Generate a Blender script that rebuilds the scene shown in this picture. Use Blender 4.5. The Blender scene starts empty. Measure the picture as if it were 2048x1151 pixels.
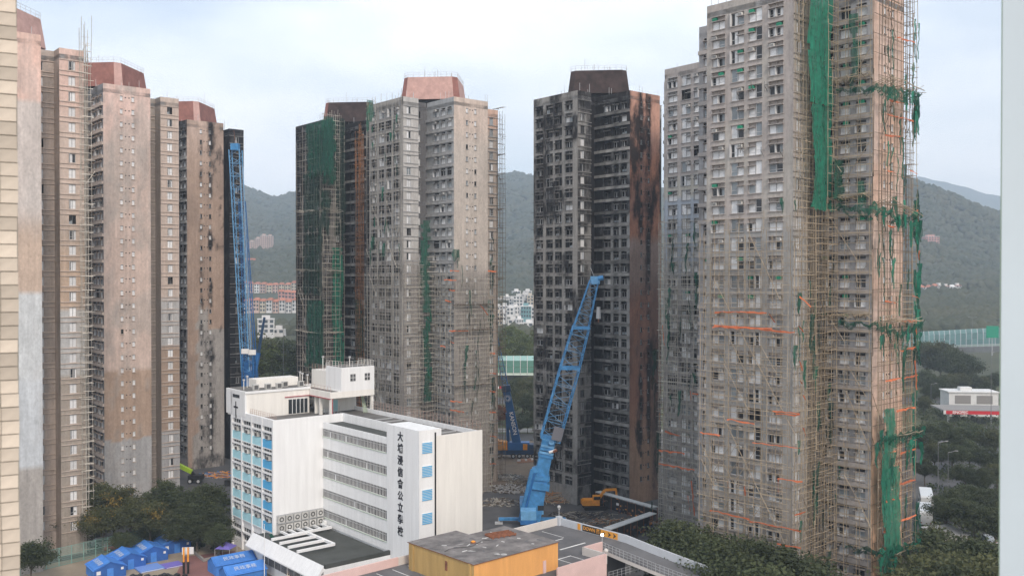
import bpy, math, random
import numpy as np
from mathutils import Vector, Matrix
rnd = random.Random(7)
SC = bpy.context.scene
COL = SC.collection
PI = math.pi
# ---------------------------------------------------------------- camera
CAMZ = 49.5
FPX = 1880.0
PITCH = math.atan(18.5 / FPX)
cam_d = bpy.data.cameras.new('camera'); cam = bpy.data.objects.new('camera', cam_d); COL.objects.link(cam)
cam.location = (0, 0, CAMZ); cam.rotation_euler = (PI / 2 - PITCH, 0, 0)
cam_d.sensor_width = 36.0; cam_d.lens = 36.0 * FPX / 2048.0
cam_d.clip_start = 0.3; cam_d.clip_end = 20000
cam_d.dof.use_dof = True; cam_d.dof.focus_distance = 190; cam_d.dof.aperture_fstop = 3.5
SC.camera = cam
# ---------------------------------------------------------------- sky, sun, exposure
SUN_EL, SUN_AZ = math.radians(38), math.radians(160)      # azimuth clockwise from +Y
w = bpy.data.worlds.new('World'); SC.world = w; w.use_nodes = True
nt = w.node_tree; nt.nodes.clear()
def N(t, typ, **kw):
    n = t.nodes.new(typ)
    for k, v in kw.items(): setattr(n, k, v)
    return n
sky = N(nt, 'ShaderNodeTexSky', sky_type='NISHITA', sun_disc=False)
sky.sun_elevation = SUN_EL; sky.sun_rotation = SUN_AZ; sky.air_density = 1.0; sky.dust_density = 2.0; sky.ozone_density = 1.0
tc = N(nt, 'ShaderNodeTexCoord')
mp = N(nt, 'ShaderNodeMapping'); mp.inputs['Scale'].default_value = (1.0, 1.0, 2.6)
nz = N(nt, 'ShaderNodeTexNoise'); nz.inputs['Scale'].default_value = 2.3; nz.inputs['Detail'].default_value = 6; nz.inputs['Roughness'].default_value = 0.5
nt.links.new(tc.outputs['Generated'], mp.inputs['Vector']); nt.links.new(mp.outputs['Vector'], nz.inputs['Vector'])
rp = N(nt, 'ShaderNodeValToRGB'); rp.color_ramp.elements[0].position = 0.36; rp.color_ramp.elements[0].color = (0.30, 0.30, 0.30, 1)
rp.color_ramp.elements[1].position = 0.64; rp.color_ramp.elements[1].color = (0.95, 0.95, 0.95, 1)
nt.links.new(nz.outputs['Fac'], rp.inputs['Fac'])
mx = N(nt, 'ShaderNodeMix', data_type='RGBA')
vc = N(nt, 'ShaderNodeValToRGB'); sx = N(nt, 'ShaderNodeSeparateXYZ'); nt.links.new(tc.outputs['Generated'], sx.inputs[0]); nt.links.new(sx.outputs['Z'], vc.inputs['Fac'])
vc.color_ramp.elements[0].position = 0.02; vc.color_ramp.elements[0].color = (1.04, 0.95, 0.89, 1); vc.color_ramp.elements[1].position = 0.26; vc.color_ramp.elements[1].color = (0.93, 0.96, 1.0, 1)
vs = N(nt, 'ShaderNodeVectorMath', operation='SCALE'); vs.inputs['Scale'].default_value = 10.0; nt.links.new(vc.outputs['Color'], vs.inputs[0]); nt.links.new(vs.outputs[0], mx.inputs[7])   # the bright thin cloud veil
nt.links.new(rp.outputs['Color'], mx.inputs['Factor']); nt.links.new(sky.outputs['Color'], mx.inputs[6])
bg = N(nt, 'ShaderNodeBackground'); bg.inputs['Strength'].default_value = 0.112
out = N(nt, 'ShaderNodeOutputWorld')
nt.links.new(mx.outputs[2], bg.inputs['Color']); nt.links.new(bg.outputs['Background'], out.inputs['Surface'])
sl = bpy.data.lights.new('sun', 'SUN'); sl.energy = 1.65; sl.angle = math.radians(12); sl.color = (1.0, 0.87, 0.75)
so = bpy.data.objects.new('sun', sl); COL.objects.link(so)
sd = Vector((math.sin(SUN_AZ) * math.cos(SUN_EL), math.cos(SUN_AZ) * math.cos(SUN_EL), math.sin(SUN_EL)))
so.rotation_euler = sd.to_track_quat('Z', 'Y').to_euler(); so.location = (60, -60, 150)
SC.view_settings.view_transform = 'Standard'; SC.view_settings.look = 'None'
SC.view_settings.exposure = 0.45; SC.view_settings.gamma = 1.0; SC.view_settings.use_curve_mapping = False
SC.render.engine = 'CYCLES'
SC.cycles.max_bounces = 5; SC.cycles.diffuse_bounces = 3; SC.cycles.glossy_bounces = 2; SC.cycles.transparent_max_bounces = 12
SC.cycles.transmission_bounces = 2; SC.cycles.volume_bounces = 1; SC.cycles.use_denoising = True

# ---------------------------------------------------------------- helpers: pixels to places
def ray(px, py):
    d = Vector(((px - 1024) / FPX, (575.5 - py) / FPX, -1.0))
    d = cam_rot @ d
    return d
cam_rot = cam.rotation_euler.to_matrix()
def at(px, py, Y):                       # the point at depth Y seen at a pixel of the photograph
    d = ray(px, py); return Vector((0, 0, CAMZ)) + d * (Y / d.y)
def onz(px, py, z=0.0):                  # the point at height z
    d = ray(px, py); return Vector((0, 0, CAMZ)) + d * ((z - CAMZ) / d.z)
# ---------------------------------------------------------------- materials
MATS = {}
def mat(name, c, rough=0.85, nscale=0.0, namt=0.25, metal=0.0, attr=None, bump=0.0, bscale=6.0, c2=None, emit=None, alpha=None, spec=0.3, trans=0.0, stretch=None, randobj=0.0):
    m = bpy.data.materials.new(name); m.use_nodes = True
    t = m.node_tree; b = t.nodes['Principled BSDF']
    b.inputs['Roughness'].default_value = rough; b.inputs['Metallic'].default_value = metal
    b.inputs['Specular IOR Level'].default_value = spec
    src = None
    if attr:
        a = N(t, 'ShaderNodeAttribute', attribute_name=attr); src = a.outputs['Color']
    else:
        r = N(t, 'ShaderNodeRGB'); r.outputs[0].default_value = (*c, 1); src = r.outputs[0]
    if nscale:
        co = N(t, 'ShaderNodeTexCoord'); vec = co.outputs['Object']
        if stretch:
            mpp = N(t, 'ShaderNodeMapping'); mpp.inputs['Scale'].default_value = stretch
            t.links.new(vec, mpp.inputs['Vector']); vec = mpp.outputs['Vector']
        nn = N(t, 'ShaderNodeTexNoise'); nn.inputs['Scale'].default_value = nscale; nn.inputs['Detail'].default_value = 7; nn.inputs['Roughness'].default_value = 0.62
        t.links.new(vec, nn.inputs['Vector'])
        rr = N(t, 'ShaderNodeMapRange'); rr.inputs[1].default_value = 0.3; rr.inputs[2].default_value = 0.7
        rr.inputs[3].default_value = 0.0 if c2 else 1 - namt; rr.inputs[4].default_value = 1.0 if c2 else 1 + namt
        t.links.new(nn.outputs['Fac'], rr.inputs[0])
        if c2:
            x = N(t, 'ShaderNodeMix', data_type='RGBA'); x.inputs[7].default_value = (*c2, 1)
            t.links.new(rr.outputs[0], x.inputs['Factor']); t.links.new(src, x.inputs[6]); src = x.outputs[2]
        else:
            x = N(t, 'ShaderNodeVectorMath', operation='SCALE'); t.links.new(src, x.inputs[0]); t.links.new(rr.outputs[0], x.inputs['Scale']); src = x.outputs[0]
    if randobj:
        oi = N(t, 'ShaderNodeObjectInfo'); r2 = N(t, 'ShaderNodeMapRange')
        r2.inputs[3].default_value = 1 - randobj; r2.inputs[4].default_value = 1 + randobj
        t.links.new(oi.outputs['Random'], r2.inputs[0])
        x = N(t, 'ShaderNodeVectorMath', operation='SCALE'); t.links.new(src, x.inputs[0]); t.links.new(r2.outputs[0], x.inputs['Scale']); src = x.outputs[0]
    t.links.new(src, b.inputs['Base Color'])
    if bump:
        co = N(t, 'ShaderNodeTexCoord'); nn = N(t, 'ShaderNodeTexNoise'); nn.inputs['Scale'].default_value = bscale; nn.inputs['Detail'].default_value = 6
        bp = N(t, 'ShaderNodeBump'); bp.inputs['Strength'].default_value = bump; bp.inputs['Distance'].default_value = 0.1
        t.links.new(co.outputs['Object'], nn.inputs['Vector']); t.links.new(nn.outputs['Fac'], bp.inputs['Height']); t.links.new(bp.outputs['Normal'], b.inputs['Normal'])
    if emit:
        b.inputs['Emission Color'].default_value = (*emit[:3], 1); b.inputs['Emission Strength'].default_value = emit[3]
    if trans:
        tr = N(t, 'ShaderNodeBsdfTranslucent'); t.links.new(src, tr.inputs['Color'])
        ms = N(t, 'ShaderNodeMixShader'); ms.inputs[0].default_value = trans
        o = t.nodes['Material Output']; t.links.new(b.outputs[0], ms.inputs[1]); t.links.new(tr.outputs[0], ms.inputs[2]); t.links.new(ms.outputs[0], o.inputs['Surface'])
    if alpha is not None: b.inputs['Alpha'].default_value = alpha
    MATS[name] = m
    return m
def net_mat(name, c, dens):
    m = mat(name, c, 0.8, 1.2, 0.35, trans=0.25, randobj=0.18)
    t = m.node_tree; o = t.nodes['Material Output']; prev = o.inputs['Surface'].links[0].from_socket
    tp = N(t, 'ShaderNodeBsdfTransparent'); ms = N(t, 'ShaderNodeMixShader')
    co = N(t, 'ShaderNodeTexCoord'); nn = N(t, 'ShaderNodeTexNoise'); nn.inputs['Scale'].default_value = 0.9; nn.inputs['Detail'].default_value = 5
    mpp = N(t, 'ShaderNodeMapping'); mpp.inputs['Scale'].default_value = (2.2, 2.2, 0.35)
    t.links.new(co.outputs['Object'], mpp.inputs['Vector']); t.links.new(mpp.outputs['Vector'], nn.inputs['Vector'])
    rr = N(t, 'ShaderNodeMapRange'); rr.inputs[1].default_value = 0.32; rr.inputs[2].default_value = 0.68; rr.inputs[3].default_value = dens[0]; rr.inputs[4].default_value = dens[1]
    t.links.new(nn.outputs['Fac'], rr.inputs[0]); t.links.new(rr.outputs[0], ms.inputs[0])
    t.links.new(tp.outputs[0], ms.inputs[1]); t.links.new(prev, ms.inputs[2]); t.links.new(ms.outputs[0], o.inputs['Surface'])
    return m
def wall_mat():
    m = mat('wall', (1, 1, 1), 0.9, 0.55, 0.15, attr='Col', stretch=(1.6, 1.6, 0.4), spec=0.15)
    t = m.node_tree; b = t.nodes['Principled BSDF']; src = b.inputs['Base Color'].links[0].from_socket
    co = N(t, 'ShaderNodeTexCoord')
    def noise(sc, st, lo, hi):
        mp_ = N(t, 'ShaderNodeMapping'); mp_.inputs['Scale'].default_value = st; n_ = N(t, 'ShaderNodeTexNoise'); n_.inputs['Scale'].default_value = sc; n_.inputs['Detail'].default_value = 6; n_.inputs['Roughness'].default_value = .65
        t.links.new(co.outputs['Object'], mp_.inputs['Vector']); t.links.new(mp_.outputs['Vector'], n_.inputs['Vector'])
        r_ = N(t, 'ShaderNodeMapRange'); r_.inputs[1].default_value = .3; r_.inputs[2].default_value = .7; r_.inputs[3].default_value = lo; r_.inputs[4].default_value = hi; t.links.new(n_.outputs['Fac'], r_.inputs[0]); return r_.outputs[0]
    fine = noise(2.6, (1, 1, .7), .86, 1.12); streak = noise(1.0, (2.4, 2.4, .07), .90, 1.08)     # plaster grain, rain streaks
    for f_ in (fine, streak):
        x = N(t, 'ShaderNodeVectorMath', operation='SCALE'); t.links.new(src, x.inputs[0]); t.links.new(f_, x.inputs['Scale']); src = x.outputs[0]
    at_ = N(t, 'ShaderNodeAttribute', attribute_name='Col'); ad = N(t, 'ShaderNodeMath', operation='ADD')       # soot, and recess shade painted along with it, ragged edges
    t.links.new(at_.outputs['Alpha'], ad.inputs[0]); t.links.new(noise(.9, (1, 1, .45), -.34, .34), ad.inputs[1])
    r_ = N(t, 'ShaderNodeMapRange', interpolation_type='SMOOTHSTEP'); r_.inputs[1].default_value = .12; r_.inputs[2].default_value = .95; r_.inputs[4].default_value = .97; t.links.new(ad.outputs[0], r_.inputs[0])
    x = N(t, 'ShaderNodeMix', data_type='RGBA'); x.inputs[7].default_value = (.017, .016, .017, 1); t.links.new(r_.outputs[0], x.inputs['Factor']); t.links.new(src, x.inputs[6]); t.links.new(x.outputs[2], b.inputs['Base Color'])
wall_mat()
mat('conc_taupe', (0.36, 0.33, 0.31), 0.9, 1.0, 0.2)
mat('conc_grey', (0.33, 0.33, 0.33), 0.9, 1.0, 0.25)
mat('conc_burnt', (0.19, 0.187, 0.18), 0.9, 0.35, 0.7, randobj=0.45)
mat('conc_black', (0.035, 0.035, 0.038), 0.9, 0.5, 0.5)
mat('conc_beige', (0.50, 0.42, 0.365), 0.9, 1.0, 0.15)
mat('frame', (0.55, 0.56, 0.57), 0.5)
mat('frame_burnt', (0.16, 0.16, 0.16), 0.7)
mat('pane_white', (0.66, 0.67, 0.68), 0.6, 3.0, 0.12, randobj=0.15)
mat('pane_grey', (0.22, 0.25, 0.27), 0.25, spec=0.5, randobj=0.3)
mat('pane_dark', (0.018, 0.02, 0.024), 0.2, spec=0.5)
mat('soot', (0.012, 0.012, 0.013), 0.9)
mat('soot_ash', (0.06, 0.058, 0.055), 0.95, 2.0, 0.6)
mat('ac_white', (0.55, 0.55, 0.53), 0.5, randobj=0.2)
mat('ac_grille', (0.10, 0.10, 0.10), 0.6)
mat('wrap_green', (0.02, 0.20, 0.12), 0.7, randobj=0.3)
mat('bamboo', (0.37, 0.30, 0.215), 0.7, 0.6, 0.35, randobj=0.25)
mat('bamboo_dark', (0.13, 0.105, 0.08), 0.8, 0.6, 0.4, randobj=0.3)
mat('bamboo_brown', (0.24, 0.18, 0.125), 0.8, 0.6, 0.4, randobj=0.35)
mat('bamboo_rust', (0.42, 0.20, 0.09), 0.8, 0.6, 0.4, randobj=0.2)
mat('bamboo_grey', (0.38, 0.355, 0.31), 0.8, 0.6, 0.35, randobj=0.25)
net_mat('net', (0.012, 0.105, 0.066), (0.45, 0.95))
net_mat('net_bright', (0.016, 0.175, 0.11), (0.62, 0.97))
net_mat('net_dark', (0.012, 0.05, 0.035), (0.3, 0.92))
mat('orange_sheet', (0.52, 0.145, 0.06), 0.7, 1.0, 0.25, trans=0.2, randobj=0.25)
mat('roof_red', (0.25, 0.115, 0.095), 0.85, 0.6, 0.25)
mat('roof_pink', (0.47, 0.30, 0.265), 0.85, 0.6, 0.2)
mat('roof_burnt', (0.045, 0.032, 0.03), 0.9, 0.4, 0.6)
mat('steel', (0.45, 0.46, 0.47), 0.5)
mat('white_paint', (0.78, 0.79, 0.795), 0.75, 0.8, 0.075, bump=0.03, stretch=(1.5, 1.5, 0.10))
mat('white_cream', (0.77, 0.755, 0.715), 0.75, 0.8, 0.08, stretch=(1.5, 1.5, 0.10))
mat('black', (0.015, 0.015, 0.016), 0.6)
mat('rust', (0.22, 0.09, 0.05), 0.85, 3, 0.4)
mat('blue_crane', (0.055, 0.225, 0.47), 0.5, 0.9, 0.32)
mat('blue_pale', (0.14, 0.35, 0.60), 0.5, 0.9, 0.25)
mat('blue_deep', (0.025, 0.14, 0.38), 0.5, 0.5, 0.2)
mat('blue_dark', (0.015, 0.055, 0.13), 0.5, 0.5, 0.2)
mat('orange_paint', (0.78, 0.31, 0.035), 0.5, 1.0, 0.2)
mat('text_white', (0.8, 0.8, 0.8), 0.6)
mat('leaf', (0.092, 0.108, 0.05), 0.7, 0.5, 0.5, c2=(0.03, 0.045, 0.02), trans=0.25, randobj=0.25)
mat('leaf_yellow', (0.135, 0.14, 0.06), 0.7, 0.5, 0.5, c2=(0.035, 0.048, 0.02), trans=0.25, randobj=0.2)
mat('leaf_blossom', (0.27, 0.19, 0.045), 0.7, trans=0.25)
mat('leaf_pale', (0.12, 0.14, 0.035), 0.7, 0.12, 0.5, c2=(0.06, 0.085, 0.03), trans=0.25, randobj=0.25)
mat('forest', (0.040, 0.052, 0.032), 0.9, 0.02, 0.5, c2=(0.085, 0.085, 0.052))
mat('bark', (0.10, 0.08, 0.06), 0.9, 3, 0.3)
# ---------------------------------------------------------------- mesh builder
class MB:
    def __init__(s): s.v = []; s.f = []; s.m = []; s.mats = []
    def mi(s, m):
        if m not in s.mats: s.mats.append(m)
        return s.mats.index(m)
    def face(s, pts, m):
        b = len(s.v); s.v += [tuple(p) for p in pts]; s.f.append(tuple(range(b, b + len(pts)))); s.m.append(s.mi(m)); return s
    def box(s, x0, x1, y0, y1, z0, z1, m, M=None):
        b = len(s.v)
        P = [(x0, y0, z0), (x1, y0, z0), (x1, y1, z0), (x0, y1, z0), (x0, y0, z1), (x1, y0, z1), (x1, y1, z1), (x0, y1, z1)]
        if M is not None: P = [tuple(M @ Vector(p)) for p in P]
        s.v += P; k = s.mi(m)
        for q in ((0, 3, 2, 1), (4, 5, 6, 7), (0, 1, 5, 4), (1, 2, 6, 5), (2, 3, 7, 6), (3, 0, 4, 7)):
            s.f.append(tuple(b + i for i in q)); s.m.append(k)
        return s
    def tube(s, pts, r, m, n=4, r1=None, cap=True):
        pts = [Vector(p) for p in pts]; k = s.mi(m); b = len(s.v); L = len(pts)
        for i, p in enumerate(pts):
            d = (pts[min(i + 1, L - 1)] - pts[max(i - 1, 0)]).normalized()
            a = d.cross(Vector((0, 0, 1)) if abs(d.z) < 0.9 else Vector((1, 0, 0))).normalized(); c = d.cross(a)
            rr = r if r1 is None else r + (r1 - r) * i / max(1, L - 1)
            for j in range(n):
                an = 2 * PI * j / n + PI / 4
                s.v.append(tuple(p + a * (rr * math.cos(an)) + c * (rr * math.sin(an))))
        for i in range(L - 1):
            for j in range(n):
                j2 = (j + 1) % n
                s.f.append((b + i * n + j, b + i * n + j2, b + (i + 1) * n + j2, b + (i + 1) * n + j)); s.m.append(k)
        if cap:
            s.f.append(tuple(b + j for j in range(n))[::-1]); s.m.append(k)
            s.f.append(tuple(b + (L - 1) * n + j for j in range(n))); s.m.append(k)
        return s
    def bar(s, p, q, r, m, n=4): return s.tube([p, q], r, m, n)
    def prism(s, poly, z0, z1, m, m_top=None):          # polygon (ccw) extruded upwards; z may be per-vertex list
        b = len(s.v); n = len(poly); k = s.mi(m)
        zz0 = z0 if isinstance(z0, (list, tuple)) else [z0] * n; zz1 = z1 if isinstance(z1, (list, tuple)) else [z1] * n
        s.v += [(p[0], p[1], zz0[i]) for i, p in enumerate(poly)] + [(p[0], p[1], zz1[i]) for i, p in enumerate(poly)]
        for i in range(n):
            j = (i + 1) % n; s.f.append((b + i, b + j, b + n + j, b + n + i)); s.m.append(k)
        s.f.append(tuple(b + i for i in range(n))[::-1]); s.m.append(k)
        s.f.append(tuple(b + n + i for i in range(n))); s.m.append(s.mi(m_top or m))
        return s
    def strip(s, pts, h, th, m, z0=None):               # a wall of height h following a polyline of 3-D top points
        for a, c in zip(pts[:-1], pts[1:]):
            a = Vector(a); c = Vector(c); d = Vector((c.x - a.x, c.y - a.y, 0)).normalized(); nn = Vector((-d.y, d.x, 0)) * (th / 2)
            q = [a + nn, a - nn, c - nn, c + nn]; lo = [p - Vector((0, 0, h)) for p in q]
            b = len(s.v); s.v += [tuple(p) for p in lo + q]; k = s.mi(m)
            for f in ((0, 3, 2, 1), (4, 5, 6, 7), (0, 1, 5, 4), (1, 2, 6, 5), (2, 3, 7, 6), (3, 0, 4, 7)):
                s.f.append(tuple(b + i for i in f)); s.m.append(k)
        return s
    def mesh(s, name):
        me = bpy.data.meshes.new(name); me.from_pydata(s.v, [], s.f)
        for m in s.mats: me.materials.append(MATS[m])
        if len(s.mats) > 1: me.polygons.foreach_set('material_index', s.m)
        me.update(); return me
def link(name, data, parent=None, loc=(0, 0, 0), rz=0.0, label=None, cat=None, group=None, kind=None, rot=None, scale=None):
    o = bpy.data.objects.new(name, data); COL.objects.link(o)
    if parent is not None: o.parent = parent
    o.location = loc
    if rot is not None: o.rotation_euler = rot
    elif rz: o.rotation_euler = (0, 0, rz)
    if scale is not None: o.scale = (scale, scale, scale) if isinstance(scale, (int, float)) else scale
    if label: o['label'] = label
    if cat: o['category'] = cat
    if group: o['group'] = group
    if kind: o['kind'] = kind
    return o
def thing(name, label, cat, loc=(0, 0, 0), rz=0.0, group=None):
    o = link(name, None, None, loc, rz, label, cat, group); o.empty_display_size = 0.5; return o
def part(name, mb, parent, kind=None, label=None, loc=(0, 0, 0), rz=0.0):
    return link(name, mb.mesh(name), parent, loc, rz, label=label, kind=kind)
def text_mesh(body, size, m, extrude=0.02, bold=0.0, align='CENTER'):
    c = bpy.data.curves.new('lettering', 'FONT'); c.body = body; c.size = size; c.extrude = extrude; c.offset = bold
    c.align_x = align; c.align_y = 'CENTER'; c.resolution_u = 3
    o = bpy.data.objects.new('lettering', c); COL.objects.link(o)
    dg = bpy.context.evaluated_depsgraph_get(); me = bpy.data.meshes.new_from_object(o.evaluated_get(dg))
    bpy.data.objects.remove(o); bpy.data.curves.remove(c)
    me.materials.clear(); me.materials.append(MATS[m]); return me
# value noise for stains with a shape of their own
_H = np.random.RandomState(3).rand(256, 256)
def vnoise(x, y, octv=4):
    x = np.asarray(x, float); y = np.asarray(y, float); tot = 0; amp = 1; s = 0
    for _ in range(octv):
        xi = np.floor(x).astype(int); yi = np.floor(y).astype(int); fx = x - xi; fy = y - yi
        fx = fx * fx * (3 - 2 * fx); fy = fy * fy * (3 - 2 * fy)
        a = _H[xi % 256, yi % 256]; b = _H[(xi + 1) % 256, yi % 256]; c = _H[xi % 256, (yi + 1) % 256]; d = _H[(xi + 1) % 256, (yi + 1) % 256]
        tot = tot + amp * ((a * (1 - fx) + b * fx) * (1 - fy) + (c * (1 - fx) + d * fx) * fy); s += amp
        amp *= 0.5; x = x * 2.03 + 17; y = y * 2.03 + 5
    return tot / s
def sstep(a, b, x): t = np.clip((x - a) / (b - a), 0, 1); return t * t * (3 - 2 * t)
# ================================================================ windows (shared meshes)
FH = 2.75; Z0 = 3.6; NF = 31; ZT = Z0 + FH * NF; ZP = 90.5
def floor_z(i): return Z0 + FH * i
def reveal(mb, w, h, d, m):
    x0, x1 = -w / 2, w / 2
    mb.face([(x0, 0, 0), (x1, 0, 0), (x1, d, 0), (x0, d, 0)], m); mb.face([(x0, d, h), (x1, d, h), (x1, 0, h), (x0, 0, h)], m)
    mb.face([(x0, 0, 0), (x0, d, 0), (x0, d, h), (x0, 0, h)], m); mb.face([(x1, 0, 0), (x1, 0, h), (x1, d, h), (x1, d, 0)], m)
def pane(mb, r, x0, x1, z0, z1, y, style, fm):
    """one glazed light: frame bars and a sheet of glass, some sashes open or gone"""
    t = 0.055
    for a in ((x0, x0 + t, z0, z1), (x1 - t, x1, z0, z1), (x0 + t, x1 - t, z0, z0 + t), (x0 + t, x1 - t, z1 - t, z1)):
        if style != 'burnt' or r.random() < 0.75: mb.box(a[0], a[1], y - 0.05, y, a[2], a[3], fm)
    if style == 'burnt':
        k = r.random()
        m = 'soot' if k < 0.62 else ('soot_ash' if k < 0.88 else 'pane_grey')
        if m != 'soot':
            zz = z0 + (z1 - z0) * r.uniform(0.0, 0.5)
            mb.face([(x0, y + .02, z0), (x1, y + .02, z0), (x1, y + .02, zz + r.uniform(-.1, .3)), (x0, y + .02, zz)], m)
        if r.random() < 0.6:
            xm = x0 + (x1 - x0) * r.uniform(.3, .7); mb.box(xm - .03, xm + .03, y - .03, y, z0, z1, fm)
    else:
        k = r.random(); m = 'pane_white' if k < 0.78 else ('pane_grey' if k < 0.91 else 'pane_dark')
        mb.face([(x0, y - .01, z0), (x1, y - .01, z0), (x1, y - .01, z1), (x0, y - .01, z1)], m)
        if r.random() < 0.5:
            zm = z0 + (z1 - z0) * r.uniform(.3, .4); mb.box(x0, x1, y - .045, y - .012, zm - .025, zm + .025, fm)
        if r.random() < 0.14:                       # a sash swung open
            xm = (x0 + x1) / 2; mb.box(x0 - .02, x0 + .03, y - .55, y - .05, z0, z1, fm); mb.face([(x0 + .04, y - .03, z0), (xm, y - .03, z0), (xm, y - .03, z1), (x0 + .04, y - .03, z1)], 'pane_dark')
def window_mesh(kind, style, conc, seed):
    r = random.Random(seed); mb = MB(); fm = 'frame_burnt' if style == 'burnt' and r.random() < .7 else 'frame'
    back = 'soot' if style == 'burnt' else 'pane_dark'
    W = {'niche': 2.2, 'tall_l': 2.2, 'tall_r': 2.2, 'small': 1.55, 'wide': 2.0, 'single': 1.15, 'bath': .55}[kind]
    H = {'bath': 1.0, 'small': 1.75, 'wide': 1.75, 'single': 1.6}.get(kind, 1.9)
    d = 0.34
    reveal(mb, W, H, d, 'soot_ash' if style == 'burnt' else conc)
    x0, x1 = -W / 2, W / 2
    mb.face([(x0, d, 0), (x1, d, 0), (x1, d, H), (x0, d, H)], back)
    y = 0.2
    if kind == 'niche':
        mb.box(x0 - .12, x1 + .12, -.42, d - .01, 1.2, 1.3, conc)
        pane(mb, r, x0, -.03, 0, 1.18, y, style, fm); pane(mb, r, .03, x1, 0, 1.18, y, style, fm)
        mb.box(x0, x1, .24, .3, 1.32, H, 'soot_ash' if style == 'burnt' else conc); mb.box(-.06, .06, 0.02, .24, 1.32, H - .02, conc)
        mb.box(x0 - .12, x1 + .12, -.3, .0, H + .003, H + .1, conc)
    elif kind in ('tall_l', 'tall_r'):
        sg = 1 if kind == 'tall_r' else -1
        a, b = sorted((-sg * .02, -sg * 1.1)); c, e = sorted((sg * .06, sg * 1.1))
        mb.box(a - (.12 if sg > 0 else 0), b + (0 if sg > 0 else .12), -.42, d - .01, 1.2, 1.3, conc)
        pane(mb, r, a, b, 0, 1.18, y, style, fm); pane(mb, r, c, e, 0, H, y, style, fm)
        mb.box(a, b, .26, .31, 1.32, H, 'soot_ash' if style == 'burnt' else conc)
        mb.box(x0 - .05, x1 + .05, -.14, .0, H + .003, H + .08, conc)
    elif kind in ('small', 'wide'):
        n = 2 if kind == 'wide' else 1
        mb.box(x0 - .08, x1 + .08, -.38, d - .01, 1.22, 1.31, conc)
        ww = W / n
        for k in range(n): pane(mb, r, x0 + k * ww + .02, x0 + (k + 1) * ww - .02, 0, 1.2, y, style, fm)
        if n == 1: mb.box(-.03, .03, y - .06, y, 0, 1.2, fm)
    elif kind == 'single':
        pane(mb, r, x0, -.02, 0, H, y, style, fm); pane(mb, r, .02, x1, 0, H, y, style, fm)
    else:
        pane(mb, r, x0, x1, 0, H, .12, style, fm)
        mb.box(x0 - .05, x1 + .05, -.1, 0, H + .003, H + .06, conc)
    mb.box(x0 - .1, x1 + .1, -.16, 0, -.1, -.003, conc)
    return mb.mesh('window')
WCACHE = {}
def get_window(kind, style, conc, r):
    k = (kind, style, conc, r.randrange(12 if kind != 'bath' else 4))
    if k not in WCACHE: WCACHE[k] = window_mesh(kind, style, conc, k[3] * 7919 + sum(map(ord, kind)) * 31 + len(style) * 101 + sum(map(ord, conc)))
    return WCACHE[k]
def ac_mesh(wrapped):
    mb = MB()
    if wrapped:
        mb.box(-.36, .36, -.34, .22, 0, .46, 'wrap_green'); mb.box(-.2, .1, -.37, -.34, .05, .38, 'wrap_green')
    else:
        mb.box(-.34, .34, -.32, .22, 0, .44, 'ac_white')
        for k in range(6): mb.box(-.3, .3, -.335, -.322, .05 + k * .06, .075 + k * .06, 'ac_grille')
    return mb.mesh('air_conditioner')
ACW = ac_mesh(True); ACP = ac_mesh(False)
# ================================================================ towers
U0, U1, U2, U3, U4, U5 = 0, 4.15, 8.85, 18.65, 23.35, 27.5
VS, V0, VA, VB, V1, VN = -7.2, 0, 3.5, 11.0, 14.5, 22.3
OUTLINE = [('W', (U0, V1), (U0, V0)), ('WS', (U0, V0), (U1, V0)), ('x1', (U1, V0), (U1, VA)), ('RW', (U1, VA), (U2, VA)),
           ('SW', (U2, VA), (U2, VS)), ('S', (U2, VS), (U3, VS)), ('x2', (U3, VS), (U3, VA)), ('RE', (U3, VA), (U4, VA)), ('EW', (U4, VA), (U4, V0)),
           ('ES', (U4, V0), (U5, V0)), ('x3', (U5, V0), (U5, V1)), ('x4', (U5, V1), (U4, V1)), ('x5', (U4, V1), (U4, VB)), ('x6', (U4, VB), (U3, VB)),
           ('x7', (U3, VB), (U3, VN)), ('x8', (U3, VN), (U2, VN)), ('NW', (U2, VN), (U2, VB)), ('x9', (U2, VB), (U1, VB)), ('x10', (U1, VB), (U1, V1)), ('x11', (U1, V1), (U0, V1))]
WIN = {'W': [(2.1, 'niche'), (5.4, 'tall_l'), (8.4, 'tall_r'), (11.8, 'niche')], 'WS': [(1.5, 'single')], 'RW': [(2.3, 'single')],
       'SW': [(3.9, 'wide'), (6.6, 'small'), (9.0, 'small')], 'S': [(3.7, 'bath'), (6.1, 'bath')], 'RE': [(2.3, 'single')], 'ES': [(2.1, 'single')],
       'NW': [(1.7, 'small')]}
WSIZE = {'niche': (2.2, 1.9), 'tall_l': (2.2, 1.9), 'tall_r': (2.2, 1.9), 'small': (1.55, 1.75), 'wide': (2.0, 1.75), 'single': (1.15, 1.6), 'bath': (.55, 1.0)}
WZ = {'niche': .5, 'tall_l': .5, 'tall_r': .5, 'small': .62, 'wide': .62, 'single': .65, 'bath': 1.15}
TW = {}
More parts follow.
